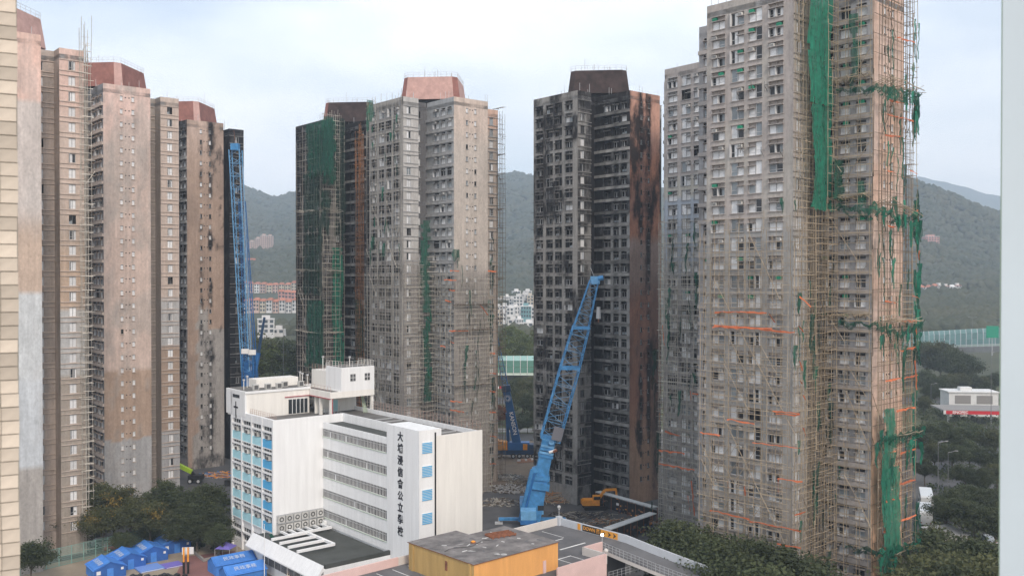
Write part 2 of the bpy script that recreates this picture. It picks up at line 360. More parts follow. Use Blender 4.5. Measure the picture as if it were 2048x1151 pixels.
def tower(key, P1, rot, label, colfn, burnfn, faces, conc, roof, ledge, acp=0.0, fmin=0):
    r = random.Random(sum(map(ord, key)))
    T = thing('residential_tower', label, 'apartment tower', (P1[0], P1[1], 0), math.radians(rot), 'high-rise apartment towers')
    TW[key] = T
    V = []; F = []; C = []
    for fid, a, b in OUTLINE:
        a = np.array(a, float); b = np.array(b, float); L = np.linalg.norm(b - a); d = (b - a) / L
        cols = WIN.get(fid, []) if fid in faces else []
        holes = []
        sb = {0.0, L}; zb = {0.0, Z0, ZT, ZP}
        for s, k in cols:
            wd, hh = WSIZE[k]; sb |= {round(s - wd / 2, 4), round(s + wd / 2, 4)}
        visible = fid in faces or fid in ('SW', 'S', 'W')
        step = 0.9 if visible else 6.0
        sl = sorted(sb); ss = []
        for p, q in zip(sl[:-1], sl[1:]):
            n = max(1, int(math.ceil((q - p) / step))); ss += [p + (q - p) * k / n for k in range(n)]
        ss.append(L)
        kinds = {k for s, k in cols}
        for i in range(NF):
            z = floor_z(i); zb.add(round(z, 4))
            if i < fmin: continue
            for k in kinds: zb |= {round(z + WZ[k], 4), round(z + WZ[k] + WSIZE[k][1], 4)}
        zl = sorted(zb); zs = []
        for p, q in zip(zl[:-1], zl[1:]):
            n = max(1, int(math.ceil((q - p) / (1.0 if visible else 12.0)))); zs += [p + (q - p) * k / n for k in range(n)]
        zs.append(ZP)
        ss = np.array(ss); zs = np.array(zs); S, Z = np.meshgrid(ss, zs)
        base = len(V); pts = a[None, :] + S.reshape(-1)[:, None] * d[None, :]
        V += [(p[0], p[1], z) for p, z in zip(pts, Z.reshape(-1))]
        col = colfn(fid, S.reshape(-1), Z.reshape(-1)); C.append(col)
        n = len(ss); hole = np.zeros((len(zs) - 1, n - 1), bool)
        sc = (ss[:-1] + ss[1:]) / 2; zc = (zs[:-1] + zs[1:]) / 2
        for s, k in cols:
            wd, hh = WSIZE[k]; ms = np.abs(sc - s) < wd / 2
            for i in range(fmin, NF):
                zz = floor_z(i) + WZ[k]; mz = (zc > zz) & (zc < zz + hh); hole |= mz[:, None] & ms[None, :]
        jj, ii = np.nonzero(~hole)
        for j, i in zip(jj.tolist(), ii.tolist()):
            q = base + j * n + i; F.append((q, q + 1, q + n + 1, q + n))
        rz = math.atan2(d[1], d[0])
        for s, k in cols:
            for i in range(fmin, NF):
                z = floor_z(i) + WZ[k]; p = a + d * s
                burnt = r.random() < burnfn(fid, s, z)
                link('bathroom_window' if k == 'bath' else 'window', get_window(k, 'burnt' if burnt else 'intact', 'conc_black' if burnt and conc == 'conc_burnt' and r.random() < .35 else conc, r), T, (p[0], p[1], z), rz)
                if k != 'bath' and k != 'single' and not burnt and r.random() < acp:
                    off = {'niche': r.choice((-.55, .55)), 'tall_l': .55, 'tall_r': -.55, 'small': .2, 'wide': -.4}[k]
                    q = p + d * off
                    link('air_conditioner', ACW if (key in 'EF' and r.random() < .55 and z > 40) else ACP, T, (q[0], q[1], z + (1.3 if k not in ('small', 'wide') else 1.31)), rz)
        # slab ledges and spandrel bands that stand proud of the wall
        if fid in ledge:
            if fid in ('SW', 'NW'):
                mb = MB(); mb.box(.02, L - .02, -.34, -.003, -.28, .34, conc); me = mb.mesh('spandrel')
                for i in range(fmin, NF): link('spandrel', me, T, (a[0], a[1], floor_z(i) + .05), rz)
            elif fid in ('WS', 'ES', 'RE', 'RW'):
                mb = MB(); mb.box(.02, L - .02, -.16, -.003, 0, .12, conc); me = mb.mesh('slab_ledge')
                for i in range(fmin, NF):
                    for h in (.42, 2.37): link('slab_ledge', me, T, (a[0], a[1], floor_z(i) + h), rz)
            elif fid == 'S':
                mb = MB(); mb.box(-.12, .12, -.02, .0, 0, .22, 'pane_dark'); mb.box(-.16, .16, -.06, -.021, .22, .26, conc); me = mb.mesh('vent')
                for i in range(fmin, NF):
                    for s in (4.55, 5.3): link('vent', me, T, (a[0] + s, a[1], floor_z(i) + 1.75), rz)
    me = bpy.data.meshes.new('wall'); me.from_pydata(V, [], F); me.materials.append(MATS['wall'])
    ca = me.color_attributes.new('Col', 'FLOAT_COLOR', 'POINT'); cc = np.concatenate([x if x.shape[1] == 4 else np.concatenate([x, np.zeros((len(x), 1))], 1) for x in C])
    ca.data.foreach_set('color', cc.astype(np.float32).reshape(-1)); me.update()
    link('wall', me, T)
    mb = MB(); mb.prism([p[1] for p in OUTLINE], ZT - .2, ZT + .6, 'conc_grey'); 
    part('roof_slab', mb, T)
    # the tapered house on the roof
    c = np.array(((U0 + U5) / 2, (V0 + V1) / 2)); mb = MB(); e = np.array([1, 1]) / 2 ** .5; f = np.array([-1, 1]) / 2 ** .5
    def ring(ap, hw): return [tuple(c + x) for x in (-e * ap - f * -hw, -e * ap + f * -hw, )] and \
        [tuple(c + p) for p in (-e * ap + f * hw, -e * ap - f * hw, -f * ap - e * hw, -f * ap + e * hw, e * ap - f * hw, e * ap + f * hw, f * ap + e * hw, f * ap - e * hw)]
    lo = ring(7.0, 5.7); hi = ring(6.3, 5.2)
    b = len(mb.v); k1 = mb.mi(roof[0]); k2 = mb.mi(roof[1])
    mb.v += [(x, y, 91.3) for x, y in lo] + [(x, y, 96.6) for x, y in hi]
    for i in range(8):
        j = (i + 1) % 8; mb.f.append((i, j, 8 + j, 8 + i)); mb.m.append(k1 if i % 2 == 0 else k2)
    mb.f.append(tuple(range(8))[::-1]); mb.m.append(k1); mb.f.append(tuple(range(8, 16))); mb.m.append(k1)
    rh = part('roof_house', mb, T)
    mb = MB(); mb.prism(ring(6.2, 5.0), ZT + .6, 91.3, 'conc_black'); part('roof_house_base', mb, rh)
    mb = MB()
    for i in range(8):
        p = Vector((*hi[i], 96.6)); q = Vector((*hi[(i + 1) % 8], 96.6)); n = max(1, int((q - p).length / 1.3))
        for k in range(n): x = p.lerp(q, k / n); mb.bar(x, x + Vector((0, 0, 1.1)), .035, 'steel')
        for h in (.55, 1.1): mb.bar(p + Vector((0, 0, h)), q + Vector((0, 0, h)), .03, 'steel')
    part('railing', mb, rh)
    mb = MB()
    for k in range(5):
        x, y = c + np.array([r.uniform(-5, 5), r.uniform(-5, 5)]); mb.bar((x, y, 96.6), (x, y, 98.0 + r.uniform(0, 2.2)), .05, 'steel')
    for fid, a, b_ in OUTLINE:
        if fid in ('W', 'S', 'WS', 'SW'):
            for k in range(3):
                t = r.random(); x = a[0] + (b_[0] - a[0]) * t + .6; y = a[1] + (b_[1] - a[1]) * t + .6; mb.bar((x, y, ZT), (x, y, ZP + r.uniform(.6, 2.0)), .04, 'steel')
    part('aerial', mb, rh)
    return T
def mixc(c, base, k):
    base = np.array(base)[None, :]; k = np.asarray(k)[:, None]; return c * (1 - k) + base * k
def flat(c, s): return np.tile(np.array(c, float), (len(s), 1))
SOOT = (0.02, 0.02, 0.022)
def soot(c, k): return np.concatenate([c, np.clip(np.asarray(k, float), 0, 1)[:, None]], 1)  # alpha carries soot, plus the recess shade painted on the SW walls
def winlick(fid, s, z, seed, strength=1.0):
    """soot licking up the wall above each window opening"""
    k = np.zeros(len(s))
    fr = ((z - Z0) % FH) / FH
    for c, kind in WIN.get(fid, []):
        w_ = WSIZE[kind][0]; fl = np.floor((z - Z0) / FH)
        up = vnoise(fl * 3.7 + c, fl * 1.3 + seed, 1)
        k = np.maximum(k, np.exp(-((s - c) / (w_ * .62)) ** 2) * np.clip(up * 1.7 - .35, 0, 1) * (0.45 + .55 * fr))
    return k * strength
def col_D(fid, s, z):
    n = vnoise(s * .22 + 3, z * .12, 4); n2 = vnoise(s * .7 + 9, z * .35, 3)
    if fid == 'S':
        c = flat((.46, .215, .135), s); c = mixc(c, (.50, .29, .22), sstep(74, 82, z)); c = mixc(c, (.30, .17, .13), sstep(.5, .7, n) * .8)
        c = mixc(c, (.36, .27, .23), sstep(62, 58, z + 4 * n2) * sstep(44, 50, z)); c = mixc(c, (.42, .27, .18), sstep(26, 10, z))
        c = mixc(c, (.13, .085, .07), np.clip(sstep(66, 44, z + 8 * (n - .5)) * (.35 + .5 * n2) + sstep(5.5, 8.5, s) * sstep(64, 30, z) * .5 - sstep(28, 12, z) * .35, 0, .85))
        st = np.maximum(np.exp(-((s - 3.6) / 1.0) ** 2), np.exp(-((s - 6.2) / .9) ** 2)) * sstep(.34, .66, vnoise(s * .5 + 40, z * .13, 3)) * .95
        st = np.maximum(st, sstep(.42, .78, vnoise(s * .35, z * .06 + 7, 4)) * .9); st = np.maximum(st, np.exp(-((z - 66) / 7) ** 2) * np.exp(-((s - 6.5) / 2.2) ** 2) * .9); st = np.maximum(st, np.exp(-((z - 33) / 6) ** 2) * np.exp(-((s - 7) / 2.2) ** 2) * .9)
        return soot(c, st)
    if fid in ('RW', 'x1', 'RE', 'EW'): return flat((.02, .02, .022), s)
    if fid == 'SW':
        c = flat((.29, .29, .285), s); k = np.maximum(sstep(72, 80, z) * .95, sstep(3.4, 1.6, s) * 1.2); k = np.maximum(k, sstep(.42, .6, n) * .75); k = np.maximum(k, sstep(40, 25, z) * .55)  # besides soot, the black far end paints in the recess's shade
        k = np.maximum(k, sstep(62, 64, z) * sstep(74, 70, z) * .8 * (n2 > .4)); k = np.maximum(k, winlick(fid, s, z, 2, .9)); return soot(c, k)
    if fid == 'WS': return soot(flat((.235, .232, .225), s), np.maximum(sstep(.42, .62, n) * .75, sstep(82, 88, z) * .8))
    c = flat((.27, .26, .245), s); c = mixc(c, (.34, .34, .33), sstep(.55, .75, n2) * .6)
    k = np.maximum(sstep(.46, .64, n) * .8, winlick(fid, s, z, 5, .95))
    k = np.maximum(k, np.exp(-((s - 7.5) / 3) ** 2 - ((z - 85) / 5) ** 2) * .85); k = np.maximum(k, sstep(12.2, 12.6, s) * -1)
    k = np.maximum(k, sstep(56, 26, z) * .42 * (s < 12.8)); k = np.where(z < Z0 + 2.8, k * .3, k)
    return soot(c, k)
def burn_D(fid, s, z): return 0.06 if fid == 'WS' and 50 < z < 80 else .97
def col_C(fid, s, z):
    n = vnoise(s * .2 + 13, z * .1, 4); n2 = vnoise(s * .6 + 2, z * .3, 3)
    if fid == 'S':
        c = flat((.50, .45, .405), s); c = mixc(c, (.55, .46, .40), sstep(78, 86, z)); c = mixc(c, (.34, .315, .295), sstep(58, 50, z + 6 * n2)); return mixc(c, (.2, .19, .18), sstep(.55, .75, n) * .5 * (z < 60))
    if fid == 'SW': c = flat((.335, .345, .35), s); return mixc(c, (.20, .195, .19), sstep(56, 44, z) * (.35 + .5 * n2))
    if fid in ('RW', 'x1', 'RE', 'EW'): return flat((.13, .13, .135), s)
    if fid == 'W': c = flat((.34, .325, .305), s); k = sstep(.48, .64, n) * .55; return soot(c, np.maximum(k, winlick(fid, s, z, 9, .6)) * .8)
    if fid == 'WS': c = flat((.44, .43, .415), s); return mixc(c, (.3, .28, .265), sstep(58, 52, z))
    c = flat((.38, .33, .29), s); c = mixc(c, (.55, .38, .30), sstep(84, 87, z)); return c
def burn_C(fid, s, z):
    if fid == 'W': return .55
    return .1
def col_E(fid, s, z):
    n = vnoise(s * .2 + 23, z * .1, 4); n2 = vnoise(s * .7 + 2, z * .3, 3)
    if fid == 'S':
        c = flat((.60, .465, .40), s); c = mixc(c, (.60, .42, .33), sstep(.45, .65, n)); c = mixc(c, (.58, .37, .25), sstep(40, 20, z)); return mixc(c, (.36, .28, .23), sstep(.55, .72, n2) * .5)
    if fid in ('SW', 'NW'): return mixc(flat((.325, .325, .335), s), (.25, .24, .235), sstep(.5, .7, n) + 0 * z)
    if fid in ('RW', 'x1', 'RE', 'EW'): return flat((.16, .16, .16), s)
    c = flat((.385, .35, .33), s); c = mixc(c, (.40, .375, .345), sstep(.5, .62, n)); c = mixc(c, (.37, .40, .44), sstep(45, 45.3, z) * sstep(48.8, 48.5, z) * .7)
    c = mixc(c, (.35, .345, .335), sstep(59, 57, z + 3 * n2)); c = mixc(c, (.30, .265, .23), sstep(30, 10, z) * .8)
    return mixc(c, (.22, .21, .2), sstep(.62, .8, n2) * .35)
def burn_E(fid, s, z): return .02
def col_F(fid, s, z):
    n = vnoise(s * .2 + 33, z * .1, 4); n2 = vnoise(s * .7 + 12, z * .3, 3)
    c = flat((.37, .34, .325), s)
    k = vnoise(s * .15 + 3, z * .0 + 1, 1) * 3
    c = mixc(c, (.45, .43, .385), sstep(72.2, 72.0, z + k)); c = mixc(c, (.36, .40, .455), sstep(68.2, 68.0, z + k)); c = mixc(c, (.29, .28, .27), sstep(58, 52, z + 6 * n2))
    k = np.exp(-((z - 38) / 8) ** 2) * .7 * n2 * 1.3 * (s > 3) * (s < 11)
    return soot(c, k)
def burn_F(fid, s, z): return .5 if 26 < z < 50 else .06
def col_B(fid, s, z):
    n = vnoise(s * .2 + 43, z * .1, 4); n2 = vnoise(s * .7 + 22, z * .3, 3)
    if fid == 'SW':
        c = flat((.16, .16, .162), s); k = np.maximum(sstep(72, 80, z) * .95, sstep(3.4, 1.6, s) * 1.2); k = np.maximum(k, sstep(.42, .6, n) * .7); k = np.maximum(k, winlick(fid, s, z, 4, .9)); return soot(c, k)  # soot, with the recess's shade painted on as a black far end
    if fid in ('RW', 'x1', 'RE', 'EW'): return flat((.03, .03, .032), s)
    c = flat((.20, .195, .185), s); k = np.maximum(sstep(.36, .52, n) * .92, winlick(fid, s, z, 8, .9)); k = np.maximum(k, sstep(84, 88, z) * .8)
    return soot(c, k)
def burn_B(fid, s, z): return .95
def col_A1(fid, s, z):
    n = vnoise(s * .25 + 53, z * .12, 4); n2 = vnoise(s * .7 + 32, z * .3, 3)
    if fid == 'S':
        c = flat((.66, .46, .39), s); c = mixc(c, (.52, .47, .44), sstep(79.6, 79.2, z)); c = mixc(c, (.46, .36, .29), sstep(62, 56, z)); c = mixc(c, (.50, .52, .53), sstep(47.2, 47, z)); c = mixc(c, (.46, .49, .52), sstep(33, 32.8, z) * .7); c = mixc(c, (.34, .32, .30), sstep(18.2, 18, z)); return mixc(c, (.42, .40, .38), sstep(.55, .72, n) * .35)
    if fid in ('ES', 'x2'):
        c = flat((.53, .435, .375), s); c = mixc(c, (.62, .46, .40), sstep(74, 84, z)); c = mixc(c, (.45, .345, .265), sstep(66, 50, z)); c = mixc(c, (.42, .42, .415), sstep(44.2, 44, z)); c = mixc(c, (.33, .29, .25), sstep(32.2, 32, z)); return mixc(c, (.28, .25, .22), sstep(.52, .7, n) * .4)
    c = flat((.42, .36, .32), s); return mixc(c, (.30, .265, .24), sstep(.45, .65, n))  # recess walls darker than ES: their shade is put into the colour
def col_A2(fid, s, z):
    n = vnoise(s * .25 + 63, z * .12, 4); n2 = vnoise(s * .7 + 42, z * .3, 3)
    if fid == 'S':
        c = flat((.54, .43, .375), s); c = mixc(c, (.66, .49, .43), sstep(72, 88, z)); c = mixc(c, (.42, .37, .335), sstep(.46, .6, n) * .6); c = mixc(c, (.39, .29, .225), sstep(30.2, 30, z + n2)); c = mixc(c, (.36, .36, .365), sstep(16.2, 16, z + 2 * n2)); return mixc(c, (.34, .315, .295), sstep(.55, .7, n2) * .45)
    if fid == 'SW': return mixc(flat((.245, .24, .245), s), (.14, .135, .13), sstep(.45, .65, n))
    if fid in ('RW', 'x1', 'RE', 'EW'): return flat((.32, .285, .255), s)  # shade of the recess painted into its wall colour
    c = flat((.50, .415, .36), s); c = mixc(c, (.40, .395, .39), sstep(46, 44, z)); c = mixc(c, (.34, .26, .205), sstep(34.2, 34, z)); return mixc(c, (.35, .35, .355), sstep(15.2, 15, z))
def col_A3(fid, s, z):
    n = vnoise(s * .25 + 73, z * .12, 4); n2 = vnoise(s * .9 + 52, z * .45, 4)
    if fid == 'S':
        c = flat((.40, .30, .24), s); c = mixc(c, (.47, .36, .30), sstep(76, 88, z)); c = mixc(c, (.32, .245, .20), sstep(.45, .65, n) * .8)
        edge = 4.6 + 2.4 * (n2 - .5) - sstep(40, 36, z) * 1.2
        pl = (s > edge - 1.0) * sstep(42, 41, z + 6 * (n2 - .5)) * (1 - (s > 5.8) * (z > 36)) ; pl = np.maximum(pl, (z < 8 + 5 * (n2 - .4)) * (s > 1.5))
        c = mixc(c, (.35, .335, .32), pl * .95)
        st = np.exp(-((s - 6.2) / .62) ** 2) * sstep(.38, .6, vnoise(s * .3 + 4, z * .15 + 3, 3)); st = np.maximum(st, np.exp(-((s - 6.4) / 1.0) ** 2) * sstep(80, 84, z)); st = np.maximum(st, np.exp(-((s - 3.7) / .5) ** 2) * sstep(.5, .65, vnoise(s * .3 + 14, z * .3, 2)) * .7)
        st = np.maximum(st, sstep(40, 34, z) * np.exp(-((s - 6.0) / 1.8) ** 2) * n2); st = np.maximum(st, (s > 6) * sstep(.55, .75, n2) * .6 * (z > 35)); st = np.maximum(st, sstep(5, 2, z) * n)
        return soot(c, st)
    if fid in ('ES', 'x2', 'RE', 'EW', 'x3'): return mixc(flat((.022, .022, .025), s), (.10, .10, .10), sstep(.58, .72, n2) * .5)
    if fid == 'SW': c = flat((.22, .20, .19), s); k = sstep(82, 86, z) * .8; k = np.maximum(k, np.exp(-((z - 70) / 5) ** 2) * .8); return soot(c, k)
    return flat((.2, .19, .18), s)
zero = lambda f, s, z: .04
RED = ('roof_red', 'roof_pink')
tower('A', (-98.3, 152.3), 40, 'tallest beige tower at far left with pink upper wall, beside the tiled wall', col_A1, zero, ('ES', 'RE', 'EW'), 'conc_beige', ('roof_pink', 'roof_pink'), ('ES', 'RE'))
tower('B', (-97.2, 197.4), 40, 'second tower from left with broad pinkish plain wall behind the yellow-flowering trees', col_A2, zero, ('S', 'SW', 'ES', 'RE', 'EW'), 'conc_beige', ('roof_red', 'roof_pink'), ('ES', 'SW', 'RE', 'S'))
tower('C', (-95.2, 242.4), 40, 'brown tower with soot streaks and peeled plaster, left of the tall blue lattice crane', col_A3, lambda f, s, z: .95 if f in ('ES', 'RE', 'EW') else .35, ('S', 'SW', 'ES', 'RE', 'EW'), 'conc_burnt', ('roof_red', 'roof_pink'), ('ES', 'SW', 'S'))
tower('G', (-49.2, 243.5), 40, 'blackened tower wrapped in dark green netting behind the white school roof', col_B, burn_B, ('W', 'WS', 'SW', 'RW'), 'conc_burnt', ('roof_burnt', 'roof_red'), ('SW', 'WS'))
tower('H', (-24.5, 212.0), 40, 'grey tower with plain cream end wall and scaffolded lower half behind the white school', col_C, burn_C, ('W', 'WS', 'SW', 'S', 'RW', 'ES', 'EW'), 'conc_grey', ('roof_pink', 'roof_red'), ('SW', 'WS', 'S', 'ES'), .3)
tower('D', (14.28, 205.0), 40, 'burnt-out charcoal tower with orange-brown end wall behind the big blue crane boom', col_D, burn_D, ('W', 'WS', 'SW', 'S', 'RW'), 'conc_burnt', ('roof_burnt', 'roof_burnt'), ('SW', 'WS', 'S'))
tower('F', (39.3, 173.9), 40, 'grey tower with a pale blue band between the burnt tower and the nearest scaffolded tower', col_F, burn_F, ('W', 'NW'), 'conc_grey', ('roof_pink', 'roof_pink'), ('NW',), .5)
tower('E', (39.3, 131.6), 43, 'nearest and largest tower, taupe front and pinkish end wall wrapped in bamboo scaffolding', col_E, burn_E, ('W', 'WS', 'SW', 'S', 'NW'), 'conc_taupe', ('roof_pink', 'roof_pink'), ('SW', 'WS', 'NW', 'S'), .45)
# ================================================================ the setting: ground, roads, hills
mat('ground', (0.125, 0.122, 0.118), 0.95, 0.045, 0.5, c2=(0.07, 0.07, 0.068))
mat('asphalt', (0.085, 0.085, 0.088), 0.9, 0.2, 0.3, bump=0.1)
mat('soil', (0.22, 0.165, 0.115), 0.95, 0.12, 0.4, c2=(0.13, 0.10, 0.075), bump=0.2)
mat('pavement', (0.27, 0.26, 0.245), 0.9, 0.3, 0.2)
mat('play_red', (0.23, 0.115, 0.105), 0.9, 0.2, 0.2); mat('play_tan', (0.30, 0.25, 0.19), 0.9, 0.2, 0.2)
mat('grass', (0.06, 0.08, 0.03), 0.95, 0.15, 0.5, c2=(0.09, 0.085, 0.045))
def sheet(name, pts, z, m):
    mb = MB(); c = [(p[0], p[1], z) for p in pts]; mb.face(c, m); return link(name, mb.mesh(name), kind='structure')
sheet('ground', [(-2500, -100), (2500, -100), (2500, 1200), (-2500, 1200)], 0, 'ground')
q = lambda *a: [onz(x, y) for x, y in a]
sheet('site_road', q((300, 1080), (620, 960), (700, 905), (330, 940)), .012, 'asphalt')
sheet('site_yard', q((900, 1075), (1400, 1100), (1330, 985), (960, 935)), .008, 'asphalt')
sheet('soil_yard', q((960, 975), (1085, 965), (1085, 880), (940, 885)), .012, 'soil')
sheet('playground', q((30, 1190), (560, 1190), (470, 1075), (330, 1080), (40, 1138)), .01, 'play_tan')
sheet('play_court', q((330, 1190), (500, 1190), (470, 1100), (370, 1112)), .016, 'play_red')
sheet('highway', [(-400, 372), (400, 372), (400, 392), (-400, 392)], .012, 'asphalt')
sheet('verge', [(-500, 392.4), (500, 392.4), (500, 640), (-500, 640)], .006, 'grass')
sheet('verge', [(-500, 300), (500, 300), (500, 371.6), (-500, 371.6)], .006, 'grass')
sheet('service_road', q((1990, 1160), (1860, 1160), (1850, 900), (1900, 850), (2010, 850)), .02, 'asphalt')
sheet('road', [(-300, 318), (60, 300), (60, 308), (-300, 326)], .014, 'pavement')
# heights of the land beyond the plain
RIDGE = [(-1200, 470), (0, 430), (300, 400), (485, 376), (520, 388), (545, 396), (590, 386), (760, 372), (900, 362), (990, 356), (1030, 352), (1070, 358), (1200, 366), (1500, 380), (1700, 350), (1845, 366), (1900, 392), (1940, 408), (2000, 430), (2100, 470), (2600, 520)]
RY = [(-1200, 2600), (1070, 2500), (1500, 1900), (1845, 1600), (2600, 1500)]
def land(px, Y):
    ry = np.interp(px, *zip(*RIDGE)); yr = np.interp(px, *zip(*RY)); zr = CAMZ + (557 - ry) * yr / FPX
    sl0 = np.interp(px, [-1200, 700, 1000, 1100, 1500, 2600], [.066, .066, .048, .048, .07, .07]); z = np.clip((Y - 430) * sl0, 0, 40); z1k = 570 * sl0; t = (Y - 1000) / (yr - 1000)
    X = (px - 1024) / FPX * Y
    rough_ = (vnoise(X * .0035 + 8, Y * .0035, 4) - .5) * 70
    z2 = z1k + (zr - z1k) * np.clip(t, 0, 1) ** 1.25 + rough_ * sstep(0, .25, t) * sstep(1.0, .8, t) - np.clip(t - 1, 0, 9) * 260
    z2 = z2 + (vnoise(X * .012, Y * .012 + 3, 2) - .5) * 16 * sstep(.7, 1, t)
    return np.where(t > 0, np.maximum(z2, -5), z)
gx = np.linspace(-1100, 3100, 230); gy = np.concatenate([np.linspace(430, 1000, 24), np.linspace(1010, 2900, 90)])
PX, YY = np.meshgrid(gx, gy); ZZ = land(PX, YY); XX = (PX - 1024) / FPX * YY
def grid_mesh(name, X, Y, Z, m):
    h, w_ = X.shape; me = bpy.data.meshes.new(name); V = np.stack([X, Y, Z], -1).reshape(-1, 3)
    i = (np.arange(h - 1)[:, None] * w_ + np.arange(w_ - 1)[None, :]).reshape(-1); F = np.stack([i, i + 1, i + w_ + 1, i + w_], 1)
    me.from_pydata(V.tolist(), [], F.tolist()); me.materials.append(MATS[m]); me.update()
    for p in me.polygons: p.use_smooth = True
    return me
link('hills', grid_mesh('hills', XX, YY, ZZ, 'forest'), kind='structure')
px2 = np.linspace(1500, 2700, 90); yy2 = np.linspace(3600, 5200, 12); P2_, Y2_ = np.meshgrid(px2, yy2)
r2 = np.interp(px2, [1500, 1700, 1845, 1900, 1950, 2000, 2200, 2700], [395, 360, 348, 358, 374, 388, 420, 480])[None, :] + (vnoise(P2_ * .03, Y2_ * 0, 3) - .5) * 10
zr2 = CAMZ + (557 - r2) * 4300 / FPX; Z2_ = zr2 * np.clip(1 - np.abs(Y2_ - 4300) / 1100, 0, 1)
link('mountain', grid_mesh('mountain', (P2_ - 1024) / FPX * Y2_, Y2_, Z2_, 'forest'), kind='structure')
# the wood that covers the hills, one mass
def ico(sub):
    import bmesh
    bm = bmesh.new(); bmesh.ops.create_icosphere(bm, subdivisions=sub, radius=1.0); v = np.array([x.co[:] for x in bm.verts]); f = np.array([[y.index for y in x.verts] for x in bm.faces]); bm.free(); return v, f
iv, if_ = ico(1)
def blobs(name, C, R, m, seed, squash=.8, jit=.28):
    rs = np.random.RandomState(seed); n = len(C)
    V = iv[None] * (1 + rs.uniform(-jit, jit, (n, len(iv), 1))) * R[:, None, None]; V[:, :, 2] *= squash; V += C[:, None, :]
    F = if_[None] + (np.arange(n) * len(iv))[:, None, None]
    me = bpy.data.meshes.new(name); me.vertices.add(n * len(iv)); me.vertices.foreach_set('co', V.reshape(-1))
    F = F.reshape(-1, 3); me.loops.add(len(F) * 3); me.loops.foreach_set('vertex_index', F.reshape(-1).astype(np.int32)); me.polygons.add(len(F)); me.polygons.foreach_set('loop_start', np.arange(0, len(F) * 3, 3, dtype=np.int32)); me.update(calc_edges=True)
    me.materials.append(MATS[m]); return me
rs = np.random.RandomState(4); CC = []; RR = []
for (x0, x1, n) in ((450, 620, 7500), (950, 1095, 7000), (1815, 2040, 9500)):
    px = rs.uniform(x0, x1, n); Y = 620 + (2600 - 620) * rs.rand(n) ** 1.3; keep = np.ones(n, bool)
    yr = np.interp(px, *zip(*RY)); keep &= Y < yr + 30
    keep &= ~((px > 930) & (px < 1120) & (Y > 640) & (Y < 900)); keep &= ~((px < 640) & (Y > 640) & (Y < 1010))
    keep &= ~((px > 1830) & (Y > 900) & (Y < 980))
    px, Y = px[keep], Y[keep]; R = rs.uniform(2.4, 6.2, len(px)) * (1 + Y / 5000); CC.append(np.stack([(px - 1024) / FPX * Y, Y, land(px, Y) + R * .35], 1)); RR.append(R)
link('forest', blobs('forest', np.concatenate(CC), np.concatenate(RR), 'forest', 9, .95, .42), kind='stuff')
# ================================================================ far houses
mat('h_white', (0.62, 0.61, 0.60), 0.85, randobj=0.15); mat('h_pink', (0.52, 0.38, 0.33), 0.85, randobj=0.12); mat('h_cream', (0.55, 0.49, 0.40), 0.85, randobj=0.12)
mat('h_roof', (0.36, 0.15, 0.10), 0.9, randobj=0.2); mat('h_glass', (0.06, 0.075, 0.085), 0.4); mat('h_teal', (0.16, 0.30, 0.32), 0.6); mat('h_rose', (0.50, 0.27, 0.24), 0.85)
WP = MB(); WP.box(-.5, .5, -.08, 0, 0, 1, 'h_glass'); WP = WP.mesh('window')
def house(px, py, Y, w_, d_, floors, wall, roof, label, group, rz=0.0, nwin=3, name='house', cat='house', fh=3.0, gable=True):
    p = at(px, py, Y); h = floors * fh; T = thing(name, label, cat, p, rz, group)
    mb = MB(); mb.box(-w_ / 2, w_ / 2, 0, d_, -6, h, wall); part('wall', mb, T)
    mb = MB()
    if gable:
        b = [(-w_ / 2 - .5, -.5, h), (w_ / 2 + .5, -.5, h), (w_ / 2 + .5, d_ + .5, h), (-w_ / 2 - .5, d_ + .5, h), (-w_ / 2 + 1, d_ / 2, h + 2.2), (w_ / 2 - 1, d_ / 2, h + 2.2)]
        for f in ((0, 1, 5, 4), (2, 3, 4, 5), (1, 2, 5), (3, 0, 4), (3, 2, 1, 0)): mb.face([b[i] for i in f], roof)
    else:
        mb.box(-w_ / 2 - .2, w_ / 2 + .2, -.2, d_ + .2, h, h + .5, roof); mb.box(-w_ / 4, w_ / 4, d_ * .3, d_ * .8, h + .5, h + 2.6, wall)
    part('roof', mb, T)
    for j in range(floors):
        for i in range(nwin):
            o = link('window', WP, T, (-w_ / 2 + w_ * (i + .5) / nwin, -.003, j * fh + .9)); o.scale = (w_ / nwin * .6, 1, fh * .62)
    if floors > 1:
        mb = MB(); mb.box(-w_ / 2 + .3, -w_ / 2 + w_ * .45, -1.1, -.01, fh * (floors - 1) - .15, fh * (floors - 1) + .85, wall); part('balcony', mb, T)
    return T
rh = random.Random(21)
L = 'red-roofed terrace house in the upper row past the tall blue crane'; G = 'upper row of red-roofed terrace houses'
for i in range(9): house(488 + i * 12.5, 585 + rh.uniform(-2, 3), 960, 5.4, 9, 3, rh.choice(('h_pink', 'h_cream', 'h_white')), 'h_roof', L, G, rh.uniform(-.15, .15), 2)
L = 'red-roofed terrace house in the lower row past the tall blue crane'; G = 'lower row of red-roofed terrace houses'
for i in range(9): house(486 + i * 13, 624 + rh.uniform(-2, 2), 760, 4.6, 9, 3, rh.choice(('h_pink', 'h_cream', 'h_white')), 'h_roof', L, G, rh.uniform(-.1, .1), 2)
for i in range(3): house(563 + i * 13, 603 + i, 850, 6, 10, 3, 'h_rose', 'h_roof', 'rose coloured block between the two rows of terrace houses', 'rose blocks between the terrace rows', .2, 2)
house(532, 667, 600, 10.5, 10, 3, 'h_white', 'h_white', 'plain white flat-roofed block among trees beyond the blue crane', 'white flat-roofed buildings', .25, 3, 'white_block', 'building', 3.0, False)
